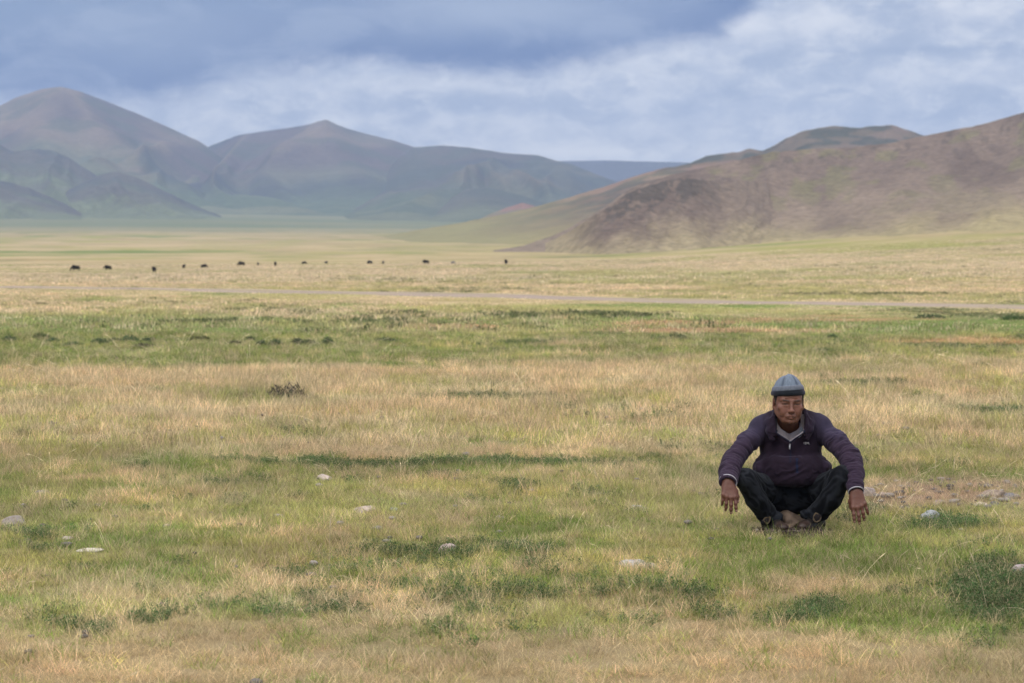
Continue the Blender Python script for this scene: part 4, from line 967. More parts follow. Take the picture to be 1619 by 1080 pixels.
g3 = lambda c, s, r: np.exp(-((((L if s == 0 else np.abs(L) * [1, 0, 0] + L * [0, 1, 1]) - np.array(c)) / np.array(r)) ** 2).sum(1))
def blend(c, a, wgt): return c * (1 - wgt[:, None]) + np.array(a) * wgt[:, None]
front = (L[:, 1] < -.03) & hd
col = blend(col, (.26, .105, .075), .5 * g3((0, -.10, -.035), 0, (.018, .03, .018)) * front)
col = blend(col, (.24, .10, .072), .45 * g3((.045, -.07, -.028), 1, (.022, .03, .02)) * front)
col = blend(col, (.22, .10, .07), .4 * g3((0, -.09, .045), 0, (.045, .03, .022)) * front)
col = blend(col, (.10, .055, .045), (.30) * np.clip(g3((0, -.09, -.058), 0, (.026, .03, .005)) + .8 * g3((0, -.085, -.098), 0, (.03, .03, .016)), 0, 1) * front)   # stubble
col = blend(col, (.20, .075, .06), .7 * np.clip(g3((0, -.1, -.0645), 0, (.018, .02, .003)) + g3((0, -.1, -.0755), 0, (.016, .02, .004)), 0, 1) * front)
mline = np.abs(L[:, 2] - (-.0698 - 5.5 * L[:, 0] ** 2)); col = blend(col, (.035, .015, .012), np.exp(-(mline / .0018) ** 2) * (np.abs(L[:, 0]) < .025) * front * (L[:, 1] < -.07))
ax = np.abs(L[:, 0])
brow = np.exp(-((L[:, 2] - (.0165 + .002 * np.sin((ax - .012) / .036 * 3.14))) / .0046) ** 2) * sstep(.008, .014, ax) * (1 - sstep(.043, .050, ax)); col = blend(col, (.015, .011, .010), .93 * brow * front)
eye = np.exp(-((L[:, 2] - (-.0012 - .10 * (ax - .031) * (ax > .031))) / .0027) ** 2) * sstep(.014, .019, ax) * (1 - sstep(.043, .048, ax)); col = blend(col, (.010, .008, .008), .95 * eye * front)
iris = np.exp(-(((ax - .0315) / .0042) ** 2 + ((L[:, 2] + .0012) / .0032) ** 2)); white = sstep(.016, .020, ax) * (1 - sstep(.040, .045, ax)) * np.exp(-((L[:, 2] + .0022) / .0016) ** 2) * (1 - iris); col = blend(col, (.22, .17, .15), .55 * white * front); col = blend(col, (.008, .006, .005), .9 * iris * front)
crease = np.exp(-((L[:, 2] - .0085) / .0020) ** 2) * sstep(.016, .022, ax) * (1 - sstep(.042, .05, ax)); col = blend(col, (.12, .05, .035), .45 * crease * front)
armv = ~hd; col[armv] = col[armv] * np.array([.80, .76, .78])
for tp in tipsL + tipsR:
    p, n_, d_ = tp; c = p + n_ * .006 - d_ * .001; dd = np.linalg.norm((V - c), axis=1)
    col = blend(col, (.36, .22, .18), (1 - sstep(.0048, .0068, dd)) * (N @ n_ > .45))
# brown canvas shows nothing of the feet: they are inside the shoes
part('body', V, Q, skin_mat, np.clip(col, .004, 1))

# ---- hair: short dark sides and back below the hat
hf = Field(HC - .15, HC + .15, .003)
hf.ell(hp(0, .018, .028), (.0785, .0965, .088), R0, .01)
for sx in (-1, 1): hf.cone(hp(.0700 * sx, -.020, .04), hp(.0690 * sx, -.020, -.014), .008, .005, .01)
hf.ell(hp(0, -.095, .0), (.075, .062, .14), R0, .006, 'sub'); hf.ell(hp(0, 0, -.165), (.14, .20, .145), R0, .008, 'sub')
for sx in (-1, 1): hf.ell(hp(.088 * sx, .014, -.012), (.016, .021, .030), R0, .004, 'sub')
V, Q = hf.mesh(); V = V + vnorm(V, Q) * ((fbm3(V / .004, 2, 3) - .5) * .003)[:, None]
part('hair', V, Q, attr_mat('short_black_hair', 300, .4, rough=.7), np.tile([.022, .018, .017], (len(V), 1)) * (.7 + .8 * fbm3(V / .003, 2, 8)[:, None]))

# ---- knitted hat
PLT = [(math.radians(q), a_) for q, a_ in ((-128, .07), (-62, .08), (-20, .04), (40, .07), (110, .06), (170, .05))]
def hat_shell():
    prof = [(.99, .036), (1.06, .032), (1.115, .036), (1.125, .045), (1.10, .054), (1.06, .0575), (1.065, .063), (1.055, .071), (1.01, .079), (.96, .084), (.92, .085), (.89, .090), (.83, .101), (.74, .113), (.62, .124), (.48, .133), (.34, .139), (.22, .142), (.12, .144), (.03, .145)]
    m = 144; ph = np.linspace(0, 2 * np.pi, m, endpoint=False); rows = []
    for k, (r, z) in enumerate(prof):
        w = sstep(9, 13, k) * (1 - sstep(16, 18, k)); pl = 1 - w * sum(a_ * np.exp(-((np.angle(np.exp(1j * (ph - p_))) / .10) ** 2)) for p_, a_ in PLT) - .02 * w * np.cos(ph * 3 + 1.0)
        pl = np.convolve(np.pad(pl, 6, mode='wrap'), np.hanning(13) / np.hanning(13).sum(), 'valid')
        wob = 1 + .014 * (fbm(np.cos(ph) * 2 + k * .12, np.sin(ph) * 2, 3, 44) - .5) * 2
        zz = z + .004 * np.cos(ph + .6) * (k > 4) + .004 * w * (fbm(np.cos(ph) * 3, np.sin(ph) * 3 + k * .3, 2, 45) - .5)
        rows.append(np.stack([np.cos(ph) * r * .0815 * pl * wob, np.sin(ph) * r * .1000 * pl * wob + .012, zz], 1))
    V = np.stack(rows).reshape(-1, 3); n = len(prof)
    tilt = Rm(math.radians(-5), math.radians(-3.0), 0); V = V @ tilt.T + [0.0005, 0, .004]
    V = HC + V @ HR.T
    i, j = np.meshgrid(np.arange(n - 1), np.arange(m), indexing='ij')
    Q = np.stack([i * m + j, i * m + (j + 1) % m, (i + 1) * m + (j + 1) % m, (i + 1) * m + j], -1).reshape(-1, 4)
    return V, Q, m, n
V, Q, m_, n_ = hat_shell(); row = np.arange(len(V)) // m_
cr = Q.reshape(n_ - 1, m_, 4)
ph = (np.arange(len(V)) % m_) / m_ * 2 * np.pi
c = np.tile([.145, .18, .235], (len(V), 1)); c[row <= 5] = (.014, .017, .022); c[(row >= 6) & (row <= 9)] = (.125, .14, .175)
pleat = sum(np.exp(-((np.angle(np.exp(1j * (ph - p_ - .04))) / .11) ** 2)) for p_, a_ in PLT) * ((row >= 10) & (row <= 15)); c = blend(c, (.045, .058, .085), np.clip(pleat, 0, 1) * .75); c = c * (.72 + .56 * fbm3(V / .004, 2, 77)[:, None])
hat = part('hat', *(lambda keep: (V, cr[5:].reshape(-1, 4)))(0), knit, c)
part('hat_brim', V[:6 * m_ + 0], cr[:5].reshape(-1, 4), knit, c[:6 * m_], parent=hat, label='black rolled edge')

# ---- fleece jacket
jf = Field((-.42, -.34, .12), (.44, .34, .68), .0036)
CHC = P(1250, 708, .13)
jf.ell(CHC, (.166, .106, .150), Rm(math.radians(-8), 0, 0), .04)
jf.ell(P(1252, 742, .125), (.180, .138, .085), None, .05)
jf.ell(P(1253, 749, .13), (.165, .140, .068), None, .03)
jf.cone(P(1209, 680, .13), P(1291, 678, .13), .078, .078, .04)
jf.cone(P(1236, 664, .125), P(1203, 677, .12), .052, .060, .035); jf.cone(P(1262, 662, .125), P(1296, 675, .12), .052, .060, .035)
jf.chain([P(1203, 681, .12), P(1181, 700, .04), ELL + [.002, 0, 0]], [.057, .050, .047], .022)
jf.chain([ELL, P(1154, 744, -.16), WRL + [0, .006, .006]], [.051, .046, .044], .012)
jf.chain([P(1297, 680, .12), P(1322, 698, .04), ELR], [.058, .053, .051], .022)
jf.chain([ELR + [.004, 0, 0], P(1349, 747, -.145), WRR + [0, .006, .008]], [.054, .045, .038], .012)
jf.cone(ELL + [-.012, .01, -.012], P(1150, 748, -.15), .042, .040, .02); jf.cone(ELR + [.022, .01, -.01], P(1354, 750, -.14), .042, .036, .02)
# belly folds: rolls of loose cloth
for (r, x0, x1, rad, dip) in ((729, 1203, 1300, .020, 3), (741, 1199, 1307, .024, 4), (753, 1203, 1305, .023, 4)):
    pts = [P(x0 + (x1 - x0) * u, r + dip * math.sin(u * 3.14), .125 - .145 * math.sin(.12 + u * 2.9)) for u in np.linspace(0, 1, 9)]
    jf.chain(pts, rad * .9, .04)
jf.cone(P(1203, 739, .06), P(1200, 741, .12), .022, .022, .02); jf.cone(P(1303, 738, .06), P(1305, 741, .12), .024, .022, .02)
# hollow the armpits a little
jf.ell(P(1189, 722, .06), (.022, .06, .030), None, .02, 'sub'); jf.ell(P(1313, 723, .06), (.022, .06, .024), None, .02, 'sub')
# hollow sleeves at the cuffs
for wr_, el_, r_ in ((WRL, ELL, .037), (WRR, ELR, .031)):
    dv = unit(wr_ - el_); jf.cone(wr_ - dv * .035, wr_ + dv * .08, r_, r_ + .004, .004, 'sub')
    jf.ell(wr_ + dv * .062, (.075, .075, .075), None, .003, 'sub') if False else None
# flat cut of the sleeve ends and of the hem is made below by clipping
# opening of the collar (V) and the standing collar round the neck
for u in np.linspace(0, 1, 12):
    cx_ = 1249.5 - .5 * u; rw = 698 - 36 * u; hw = .002 + .060 * u
    jf.ell(P(cx_, rw, .010 - .02 * (1 - u)), (.008 + hw * .95, .055, .009), None, .004, 'sub')
jf.cone(hp(0, .02, -.06), P(1248, 672, .10), .066, .063, .008, 'sub')
colL = [P(1248, 699, -.020), P(1238, 692, -.018), P(1227, 684, -.010), P(1224, 672, .005), P(1223, 660, .035), P(1226, 650, .09), P(1234, 645, .145), P(1248, 643, .175)]
colR = [P(1250, 699, -.020), P(1260, 691, -.018), P(1271, 683, -.010), P(1275, 671, .005), P(1275, 659, .035), P(1272, 649, .09), P(1263, 644, .145), P(1248, 643, .175)]
for cc_, s_ in ((colL, -1), (colR, 1)):
    jf.chain(cc_, [.005, .0055, .006, .007, .0075, .008, .008, .008], .004)
    low_ = [p + np.array([s_ * .017, .020, -.034]) for p in cc_[2:]]
    jf.chain(low_, [.014, .018, .022, .024, .024, .024], .02)
    mid_ = [p + np.array([s_ * .006, .006, -.014]) for p in cc_[2:]]
    jf.chain(mid_, [.008, .009, .010, .010, .010, .010], .008)
V, Q = jf.mesh(); del jf
# trim the sleeves square at the wrist: drop vertices past the cuff plane
for wr_, el_ in ((WRL, ELL), (WRR, ELR)):
    dv = unit(wr_ - el_); s = (V - wr_) @ dv; near = (np.linalg.norm(V - wr_, axis=1) < .10)
    over = near & (s > .012); V[over] -= (s[over] - .012)[:, None] * dv
N = smooth_n(V, Q, vnorm(V, Q), 3)
def fold_limb(a, b, sa, sc, seed, p=1.0):
    q = limb_q(V, a, b, sa, sc); return ridge(fbm3(q + fbm3(V / .06, 2, seed + 5)[:, None] * 1.2, 2, seed))
tU, dU, _ = seg(V, SHL, ELL); tF, dF, _ = seg(V, ELL, WRL); tU2, dU2, _ = seg(V, SHR, ELR); tF2, dF2, _ = seg(V, ELR, WRR)
x_torso = np.abs(V[:, 0] - P(1251, 720, .1)[0]); arms = sstep(.150, .185, x_torso)
armL = V[:, 0] < 0
fu = np.where(armL, fold_limb(SHL, ELL, .021, .07, 11), fold_limb(SHR, ELR, .022, .07, 12)); ff = np.where(armL, fold_limb(ELL, WRL, .016, .07, 13), fold_limb(ELR, WRR, .018, .07, 14))
wf = np.where(np.where(armL, dF, dF2) < np.where(armL, dU, dU2), 1, 0); tt_ = np.where(armL, tU, tU2)
disp = arms * (wf * ff * .0088 + (1 - wf) * fu * .0085 * sstep(.05, .45, tt_))
torso = 1 - arms
hz_ = sstep(P(0, 742, .1)[2], P(0, 722, .1)[2], V[:, 2])
disp += torso * (1 - hz_) * ridge(fbm3(V @ Rm(0, .35, 0).T / np.array([.085, .10, .032]) + fbm3(V / .07, 2, 3)[:, None] * 2.4, 2, 21)) * .0080
disp += torso * hz_ * ridge(fbm3(V @ Rm(0, -.5, 0).T / np.array([.040, .08, .10]) + fbm3(V / .09, 2, 4)[:, None] * 2.0, 2, 22)) * .0046
pxv, pyv = topx(V)
disp *= 1 - np.exp(-(((pxv - 1249) / 30) ** 2 + ((pyv - 675) / 26) ** 2))
V = V + N * disp[:, None]
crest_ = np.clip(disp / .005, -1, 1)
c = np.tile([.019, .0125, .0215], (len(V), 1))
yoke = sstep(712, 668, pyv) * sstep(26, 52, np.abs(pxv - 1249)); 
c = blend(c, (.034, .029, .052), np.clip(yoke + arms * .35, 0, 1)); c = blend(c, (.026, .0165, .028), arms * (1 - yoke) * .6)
c = c * (.85 + .3 * fbm3(V / .035, 3, 31)[:, None]); c = c * (1 + .5 * crest_[:, None] * arms[:, None])        # worn nap plus painted highlight on the fold ridges, hollows darkened
# gray lining inside the open collar, navy zip tape along its edge
ed_l = np.interp(pyv, [662, 672, 684, 692, 699], [1227.5, 1228, 1227.5, 1239, 1249]); ed_r = np.interp(pyv, [662, 672, 684, 692, 699], [1272, 1271.5, 1271, 1259, 1250])
inside = (pxv > ed_l) & (pxv < ed_r) & (pyv > 655) & (pyv < 699) & (V[:, 1] < .16)
c[inside] = (.24, .215, .24)
zipd = np.minimum(np.where(pyv < 700, np.abs(pxv - ed_l), 99), np.where(pyv < 700, np.abs(pxv - ed_r), 99))
tape = ((zipd < 1.3) & (pyv > 680) & (V[:, 1] < .05)) | ((np.abs(pxv - 1249.7) < 1.2) & (pyv >= 698) & (pyv < 732) & (V[:, 1] < .1)); c[tape] = (.012, .014, .028)
pk = (np.abs(pxv - 1260 - (pyv - 735) * .03) < 1.7) & (pyv > 725) & (pyv < 748) & (V[:, 1] < .1); c[pk] = (.011, .016, .040)
seam = (np.abs(pyv - (686 + (np.abs(pxv - 1249) - 22) * -.18)) < .8) & (np.abs(pxv - 1249) > 22) & (np.abs(pxv - 1249) < 34) & (V[:, 1] < .1); c[seam] *= .5
arm_seam = (np.abs(np.abs(pxv - 1250) - (41 + (pyv - 690) * .10)) < 1.0) & (pyv > 672) & (pyv < 715) & (V[:, 1] < .12); c[arm_seam] *= .62
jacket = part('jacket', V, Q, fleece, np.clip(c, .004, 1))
JV = V
def surf_y(px, row):
    """how far forward the jacket front lies there"""
    w_ = (np.abs(pxv - px) < 2.2) & (np.abs(pyv - row) < 2.2) & (JV[:, 1] < .2); return JV[w_, 1].min() if w_.any() else -.03
def torus(c, nrm, R_, r_, m=48, k=10, ex=1.0, arc=(0, 2 * np.pi)):
    n = unit(nrm); a = unit(np.cross(n, [0.1, .2, 1])); b = np.cross(n, a); u = np.linspace(*arc, m, endpoint=False); v = np.linspace(0, 2 * np.pi, k, endpoint=False)
    U_, W_ = np.meshgrid(u, v, indexing='ij'); rad = np.cos(U_)[..., None] * a * ex + np.sin(U_)[..., None] * b
    Vt = c + rad * (R_ + r_ * np.cos(W_))[..., None] + n * (r_ * np.sin(W_))[..., None]
    i, j = np.meshgrid(np.arange(m), np.arange(k), indexing='ij')
    return Vt.reshape(-1, 3), np.stack([i * k + j, ((i + 1) % m) * k + j, ((i + 1) % m) * k + (j + 1) % k, i * k + (j + 1) % k], -1).reshape(-1, 4)
for wr_, el_, r_ in ((WRL, ELL, .0425), (WRR, ELR, .0362)):
    dv = unit(wr_ - el_); Vt, Qt = torus(wr_ + dv * .0135 + [0, .005, .006], dv, r_ + .0035, .0034)
    part('cuff_trim', Vt, Qt, cotton, np.tile([.38, .37, .43], (len(Vt), 1)), parent=jacket, label='pale gray binding at the sleeve end')
def box_part(name, px0, row0, px1, row1, th, colr, mat, parent, yo=None, lift=.0015):
    yy = surf_y((px0 + px1) / 2, (row0 + row1) / 2) if yo is None else yo
    A = [P(a, b, yy - lift) for a, b in ((px0, row0), (px1, row0), (px1, row1), (px0, row1))]; B = [a + np.array([0, th, 0]) for a in A]
    Vb = np.array(A + B); Qb = np.array([(3, 2, 1, 0), (4, 5, 6, 7), (0, 1, 5, 4), (1, 2, 6, 5), (2, 3, 7, 6), (3, 0, 4, 7)])
    return Vb, Qb
Vb, Qb = box_part('zip_pull', 1247.4, 704.5, 1249.6, 710.5, .004, None, None, None)
Vb[[0, 3, 4, 7], 0] += .0006; V2, Q2 = torus(P(1248.9, 703.2, surf_y(1249, 704) - .002), (0, 1, .2), .0035, .0011, 20, 8)
part('zip_pull', np.vstack([Vb, V2]), np.vstack([Qb, Q2 + 8]), cotton, np.tile([.62, .62, .66], (len(Vb) + len(V2), 1)), parent=jacket, smooth=False)
# small white embroidered mark on the chest: letters too small to read, four strokes shaped like capitals
gl = []
def stroke(x0, r0, x1, r1): gl.append(box_part('', 1271.0 + x0, 699.0 + r0, 1271.0 + x1, 699.0 + r1, .003, None, None, None, yo=YL)[0])
YL = surf_y(1275, 701)
for (x0, kind_) in ((0, 'I'), (1.7, 'Z'), (4.2, 'M'), (7.2, 'L')):
    if kind_ == 'I': stroke(x0, 0, x0 + .7, 3.6)
    elif kind_ == 'Z': stroke(x0, 0, x0 + 1.9, .8); stroke(x0, 2.8, x0 + 1.9, 3.6); stroke(x0 + .6, .8, x0 + 1.3, 2.8)
    elif kind_ == 'M': stroke(x0, 0, x0 + .6, 3.6); stroke(x0 + 1.0, .5, x0 + 1.5, 2.4); stroke(x0 + 1.9, 0, x0 + 2.5, 3.6)
    else: stroke(x0, 0, x0 + .7, 3.6); stroke(x0, 2.9, x0 + 1.9, 3.6)
Vg = np.vstack(gl); Qg = np.vstack([Qb + 8 * k for k in range(len(gl))]); part('chest_logo', Vg, Qg, cotton, np.tile([.60, .57, .60], (len(Vg), 1)), parent=jacket, smooth=False)

# ---- tee shirt in the opening
sf = Field(P(1249, 690, .06) - .13, P(1249, 690, .06) + .13, .003)
sf.ell(P(1249, 706, .132), (.075, .104, .135), Rm(math.radians(-8), 0, 0), .02); sf.cone(P(1240, 684, .10), P(1258, 684, .10), .064, .064, .03)
sf.cone(hp(0, .0, -.06), P(1248, 682, .075), .064, .060, .006, 'sub')
sf.ell(P(1249, 720, .1), (.2, .2, .058), None, .006, 'sub')
V, Q = sf.mesh(); px_, py_ = topx(V); c = np.tile([.22, .25, .31], (len(V), 1)) * (.85 + .3 * fbm3(V / .02, 3, 7)[:, None])
V = V + vnorm(V, Q) * (ridge(fbm3(V / np.array([.012, .03, .05]), 2, 9)) * .0016)[:, None]
rim = np.interp(np.abs(px_ - 1248), [0, 8, 14], [681.5, 679, 672]); c[(py_ < rim)] = (.15, .12, .19)
part('shirt', V, Q, cotton, c)

# ---- trousers
tf = Field((-.36, -.27, .0), (.36, .38, .42), .0038)
tf.ell(P(1250, 778, .20), (.150, .125, .085), None, .03); tf.ell(P(1250, 796, .19), (.095, .10, .055), None, .03); tf.cone(P(1229, 780, .13), P(1271, 780, .13), .070, .070, .03)
tf.chain([HIL, P(1204, 772, .04), KNL], [.086, .070, .052], .03); tf.chain([HIR, P(1301, 771, .04), KNR], [.086, .070, .052], .03)
tf.chain([KNL, P(1195, 788, -.09), P(1210, 809, -.02), P(1216, 818, .0)], [.054, .054, .050, .045], .014); tf.chain([KNR, P(1314, 788, -.09), P(1296, 808, -.02), P(1287, 816, .0)], [.054, .055, .050, .045], .014)
tf.cone(P(1219, 817, -.01), P(1229, 818, -.02), .034, .028, .015); tf.cone(P(1281, 813, -.01), P(1273, 813, -.02), .030, .024, .015)
V, Q = tf.mesh(); del tf
N = smooth_n(V, Q, vnorm(V, Q), 3); armL = V[:, 0] < P(1250, 0, 0)[0]
tS, dS, _ = seg(V, KNL, ANL); tS2, dS2, _ = seg(V, KNR, ANR); tT, dT, _ = seg(V, HIL, KNL); tT2, dT2, _ = seg(V, HIR, KNR)
sh = np.where(armL, dS, dS2) < np.where(armL, dT, dT2) + .01; ts = np.where(armL, tS, tS2)
f1 = np.where(armL, fold_limb(KNL, ANL, .10, .028, 31), fold_limb(KNR, ANR, .10, .028, 32)); f2 = np.where(armL, fold_limb(HIL, KNL, .13, .036, 33), fold_limb(HIR, KNR, .13, .036, 34))
f3 = np.where(armL, fold_limb(KNL, ANL, .022, .06, 35), fold_limb(KNR, ANR, .022, .06, 36))
lo_ = sstep(.62, .95, ts) * sh
disp = np.where(sh, f1 * .0055 * (1 - lo_) + f3 * .006 * lo_, f2 * .006)
V = V + N * disp[:, None]
c = np.tile([.006, .0068, .0095], (len(V), 1)); wear = sstep(.45, .95, np.clip(disp / .0055, -1, 1)) * (.5 + fbm3(V / .05, 2, 6)); c = blend(c, (.026, .029, .037), np.clip(wear, 0, 1) * .65)
dust = (1 - sstep(.03, .09, V[:, 2]))[:, None] * fbm3(V / .02, 3, 9)[:, None]; c = c * (1 - .35 * dust) + np.array([.05, .04, .035]) * .35 * dust
part('trousers', V, Q, denim, c)

# ---- shoes: dark low shoes, brown toe, tan ring round the ankle opening
def shoe(heel, toe, ring_c, ring_n, s_, rr_=.026):
    f = Field(np.minimum(heel, toe) - .075, np.maximum(heel, toe) + [.075, .075, .085], .0028)
    d = unit(toe - heel); L_ = np.linalg.norm(toe - heel); up = np.array([0, 0, 1.])
    pt = lambda t_, z_, sd=0: heel + d * L_ * t_ + up * z_ + np.cross(d, up) * sd
    f.chain([pt(.02, .022), pt(.35, .020), pt(.68, .018), pt(.93, .016)], [.031, .030, .036, .026], .015)
    f.chain([pt(.05, .045), pt(.3, .050), pt(.55, .034)], [.026, .028, .022], .02)
    f.ell(pt(.96, .022), (.030, .030, .022), None, .01)
    bb = f._box(f.lo, f.lo + f.h * f.n, 0); sl, x, y, z = bb; f.a = np.maximum(f.a, (float(heel[2]) - .004 - z) + 0 * f.a)
    V, Q = f.mesh(); t_ = (V - heel) @ d / L_; c = np.tile([.014, .012, .012], (len(V), 1))
    c = blend(c, (.040, .024, .020), sstep(.72, .86, t_) * (V[:, 2] > heel[2] + .006)); c = blend(c, (.10, .085, .065), (1 - sstep(.0, .008, V[:, 2] - heel[2])) * .7)
    c = c * (.7 + .6 * fbm3(V / .012, 3, 4)[:, None])
    o = part('shoe', V, Q, leather, c)
    Vt, Qt = torus(ring_c, ring_n, rr_, .0052, 40, 10, .78); Vt = Vt + (fbm3(Vt / .012, 2, 9) - .5)[:, None] * .010 + (fbm3(Vt / .03, 1, 19) - .5)[:, None] * np.array([.014, 0, .014]); ct = np.tile([.095, .072, .048], (len(Vt), 1)) * (.45 + 1.1 * fbm3(Vt / .008, 2, 5)[:, None])
    part('collar_ring', Vt, Qt, cotton, ct, parent=o, label='tan padded edge of the ankle opening')
    dn = unit(ring_n); Rq = np.array(Vector(dn).to_track_quat('Z', 'Y').to_matrix()); g = Field(ring_c - .045, ring_c + [.045, .075, .045], .0028); g.ell(ring_c - dn * .004, (rr_ * .98, rr_ * .80, .008), Rq, .004); g.cone(ring_c - dn * .012, ring_c - dn * .05, rr_ * .95, rr_ * .9, .01)
    Vs_, Qs_ = g.mesh(); part('sock', Vs_, Qs_, cotton, np.tile([.018, .015, .016], (len(Vs_), 1)), parent=o)
    return o
HLz = P(0, 842, 0)[2]
hl = P(1212, 828, .06); hl[2] = .018; tl = P(1239, 828, -.11); tl[2] = .022; hr_ = P(1297, 826, .06); hr_[2] = .020; tr_ = P(1267.5, 826, -.10); tr_[2] = .026
shoe(hl, tl, P(1212, 823, -.075), (.25, -1, .35), -1, .017); shoe(hr_, tr_, P(1292, 818, -.098), (-.1, -1, .25), 1, .023)

# ---- the rock he sits on and the stony dirt under his feet
o = lumpy('rock', (.082, .13, .062), 501, stone_mat, np.array([.15, .11, .085]), n=40)
rc = P(1250, 824, .11); o.location = ORG + [rc[0], .085, .040]; tag(o, 'brown weathered rock under the squatting man between his shoes', 'rock')
def gravel():
    rg = np.random.default_rng(77); Vs = []; Qs = []; Cs = []; off = 0
    # a low mound of dark earth, contact shadow darkened into its colour
    n = 60; u = np.linspace(-1, 1, n); X_, Y_ = np.meshgrid(u, u, indexing='ij'); r2 = X_ ** 2 + Y_ ** 2
    gz = .030 * np.clip(1 - r2, 0, 1) ** .6 + (fbm(X_ * 6, Y_ * 6, 4, 5) - .5) * .030 * (r2 < 1.1) - .03 * sstep(.95, 1.3, r2)
    wx, wy = MANX + X_ * .215, MAN_Y - .03 + Y_ * .18
    Vs.append(np.stack([wx, wy, ground_z(wx, wy) + gz], -1).reshape(-1, 3)); i, j = np.meshgrid(np.arange(n - 1), np.arange(n - 1), indexing='ij')
    Qs.append(np.stack([i * n + j, (i + 1) * n + j, (i + 1) * n + j + 1, i * n + j + 1], -1).reshape(-1, 4)); cc = np.array([.060, .045, .040]) * (.6 + .9 * fbm(X_ * 9, Y_ * 9, 3, 7)[..., None]); Cs.append(cc.reshape(-1, 3)); off += n * n
    base = np.array([(x, y, z) for x in (-1, 1) for y in (-1, 1) for z in (-1, 1)], float); bq = np.array([(0, 1, 3, 2), (4, 6, 7, 5), (0, 4, 5, 1), (2, 3, 7, 6), (0, 2, 6, 4), (1, 5, 7, 3)])
    for k in range(330):
        a = rg.uniform(0, 6.28); r = rg.uniform(.1, 1) ** .6; x = MANX + math.cos(a) * r * .235; y = MAN_Y - .03 + math.sin(a) * r * .20
        s = rg.uniform(.003, .010) * (1.6 if rg.uniform() < .12 else 1)
        b = base * rg.uniform(.6, 1.1, (8, 1)) * np.array([s, s * rg.uniform(.7, 1), s * .6]); b = b @ Rm(*rg.uniform(-1, 1, 3)).T
        rr2 = r * r; zz = float(ground_z(x, y)) + .030 * max(0, 1 - rr2) ** .6 + s * .25
        Vs.append(b + [x, y, zz]); Qs.append(bq + off); off += 8
        t_ = rg.uniform(); Cs.append(np.tile((np.array([.065, .048, .045]) if t_ < .8 else np.array([.17, .13, .12]) if t_ < .95 else np.array([.36, .32, .33])) * rg.uniform(.7, 1.2), (8, 1)))
    o = mesh_np('gravel', np.vstack(Vs), np.vstack(Qs), attr_mat('gravel_stone', 60, .25, bump=.002, bscale=120), cols=np.vstack(Cs), smooth=False)
    tag(o, 'dark stony earth and small pebbles under the man\'s shoes', kind='stuff')
gravel()
# ------------------------------------------------------------------ grazing cattle far out on the plain
def cattle_mesh(pose):
    f = Field((-1.35, -.6, -.05), (1.35, .6, 1.75), .035)
    f.cone((-.62, 0, .92), (.45, 0, .98), .33, .36, .1); f.ell((.42, 0, 1.18), (.34, .22, .26), None, .12)          # barrel, shoulder hump
    f.ell((-.05, 0, .66), (.72, .26, .22), None, .12)                                                             # hanging belly hair
    for sx, sy in ((.5, .17), (.5, -.17), (-.62, .17), (-.62, -.17)):
        if sx > 0: f.chain([(sx, sy, .75), (sx - .02, sy, .38), (sx, sy, .04)], [.14, .085, .075], .05)
        else: f.chain([(sx, sy, .80), (sx + .06, sy, .52), (sx - .08, sy, .34), (sx - .04, sy, .04)], [.19, .12, .08, .075], .05)
    f.chain([(-.93, 0, 1.08), (-1.04, 0, .8), (-1.02, 0, .45), (-1.0, 0, .3)], [.05, .05, .09, .07], .03)             # bushy tail
    if pose == 'graze': hd = [(.62, 0, 1.05), (.98, 0, .72), (1.12, 0, .38), (1.18, 0, .16)]
    elif pose == 'look': hd = [(.62, 0, 1.12), (.92, 0, 1.22), (1.08, 0, 1.16), (1.26, 0, .98)]
    else: hd = [(.62, 0, 1.08), (.95, .05, .95), (1.12, .10, .80), (1.24, .12, .60)]
    f.chain(hd, [.24, .17, .15, .085], .08); h = np.array(hd[2])
    for s in (-1, 1):
        f.chain([h + [-.04, s * .10, .10], h + [-.05, s * .26, .16], h + [.0, s * .30, .32]], [.045, .035, .018], .02); f.ell(h + [-.08, s * .2, .02], (.05, .09, .04), None, .02)
    V, Q = f.mesh(); V = V + vnorm(V, Q) * ((fbm3(V / np.array([.16, .16, .4]), 2, 4) - .5) * .08)[:, None]
    return V, Q
def find_ground(px, row, d0, d1):
    d = np.linspace(d0, d1, 4000); x = (px - CX) / F * d; z = ground_z(x, d); r = HZ - F * (z - CH) / d
    k = int(np.argmin(np.abs(r - row))); return x[k], d[k], z[k]
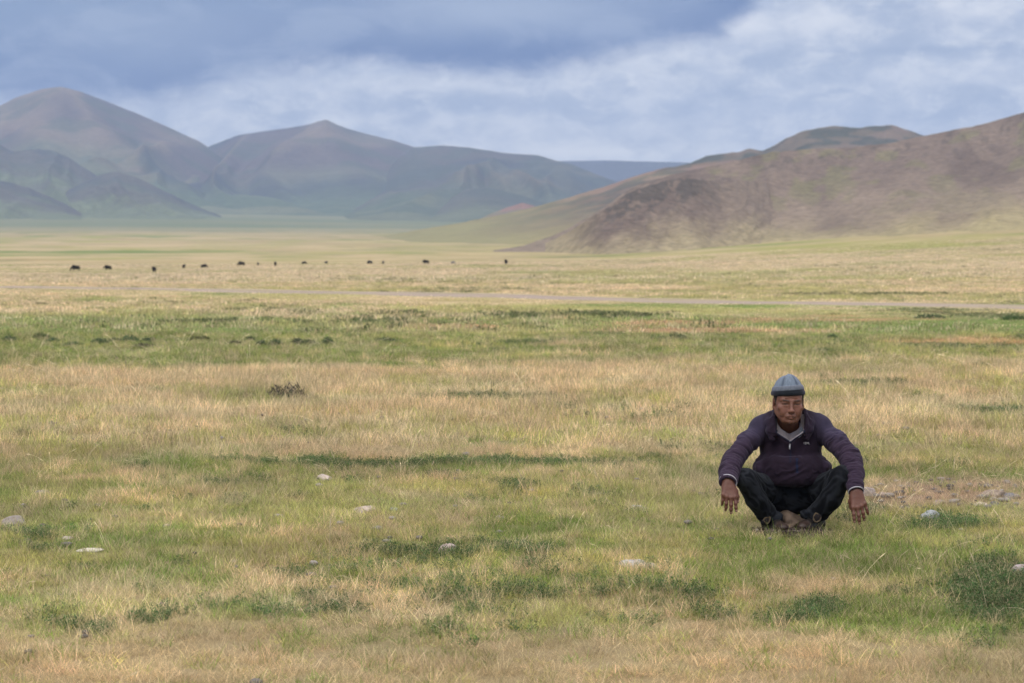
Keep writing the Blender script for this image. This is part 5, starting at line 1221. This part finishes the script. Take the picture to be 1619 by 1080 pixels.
hide = attr_mat('shaggy_hide', 3, .35, rough=.9)
POSE = {}
for p_ in ('graze', 'look', 'half'):
    V, Q = cattle_mesh(p_); POSE[p_] = (V, Q)
CAT = [  # px, row of the feet, height px, pose, heading degrees, tone, label
 (120, 428.5, 9.6, 'graze', 200, .014, 'largest black cow nearest the left edge of the herd'),
 (171, 427.5, 8.4, 'half', 215, .015, 'black cow second from the left in the herd'),
 (244, 430.5, 9.2, 'look', 262, .016, 'black cow standing lowest and nearest of the herd'),
 (291, 424.5, 6.6, 'half', 80, .022, 'small upright dark cow fourth from the left in the herd'),
 (323, 424.2, 6.8, 'graze', 20, .018, 'small dark cow just right of the fourth one from the left'),
 (382, 420.5, 7.4, 'graze', 168, .015, 'long black cow seen side on at the middle of the left half'),
 (408, 420.2, 5.6, 'half', 100, .05, 'faint brown cow between the long black cow and an upright one'),
 (435.5, 420.6, 7.0, 'look', 272, .024, 'narrow dark cow facing away right of the faint brown one'),
 (481, 418.3, 5.2, 'graze', 5, .03, 'low dark cow seen side on left of the field centre'),
 (516, 417.3, 4.8, 'half', 60, .07, 'very small brownish cow left of the close pair'),
 (585, 417.6, 6.0, 'graze', 150, .03, 'left and darker cow of the close pair'),
 (606, 417.2, 5.0, 'half', 80, .08, 'right and paler cow of the close pair'),
 (673.5, 417.8, 7.2, 'half', 205, .014, 'solid black cow alone right of the close pair'),
 (716, 417.4, 4.6, 'graze', 10, .22, 'pale gray cow hardly showing against the dry grass'),
 (800, 417.6, 7.6, 'look', 258, .02, 'black cow at the right end of the herd standing apart'),
]
for (px, row, hpx, pose, hdg, tone, lab) in CAT:
    x, d, z = find_ground(px, row, 200, 700); V, Q = POSE[pose]
    Hh = hpx / F * d; s = Hh / 1.38
    c = np.tile(np.array([1, .93, .88]) * tone, (len(V), 1))
    o = mesh_np('cow', V, Q, hide, cols=c); o.location = (x, d, z - .03); o.rotation_euler = (0, 0, math.radians(hdg)); o.scale = (s, s, s)
    tag(o, lab, 'cow', 'dark cattle grazing in a line across the plain')
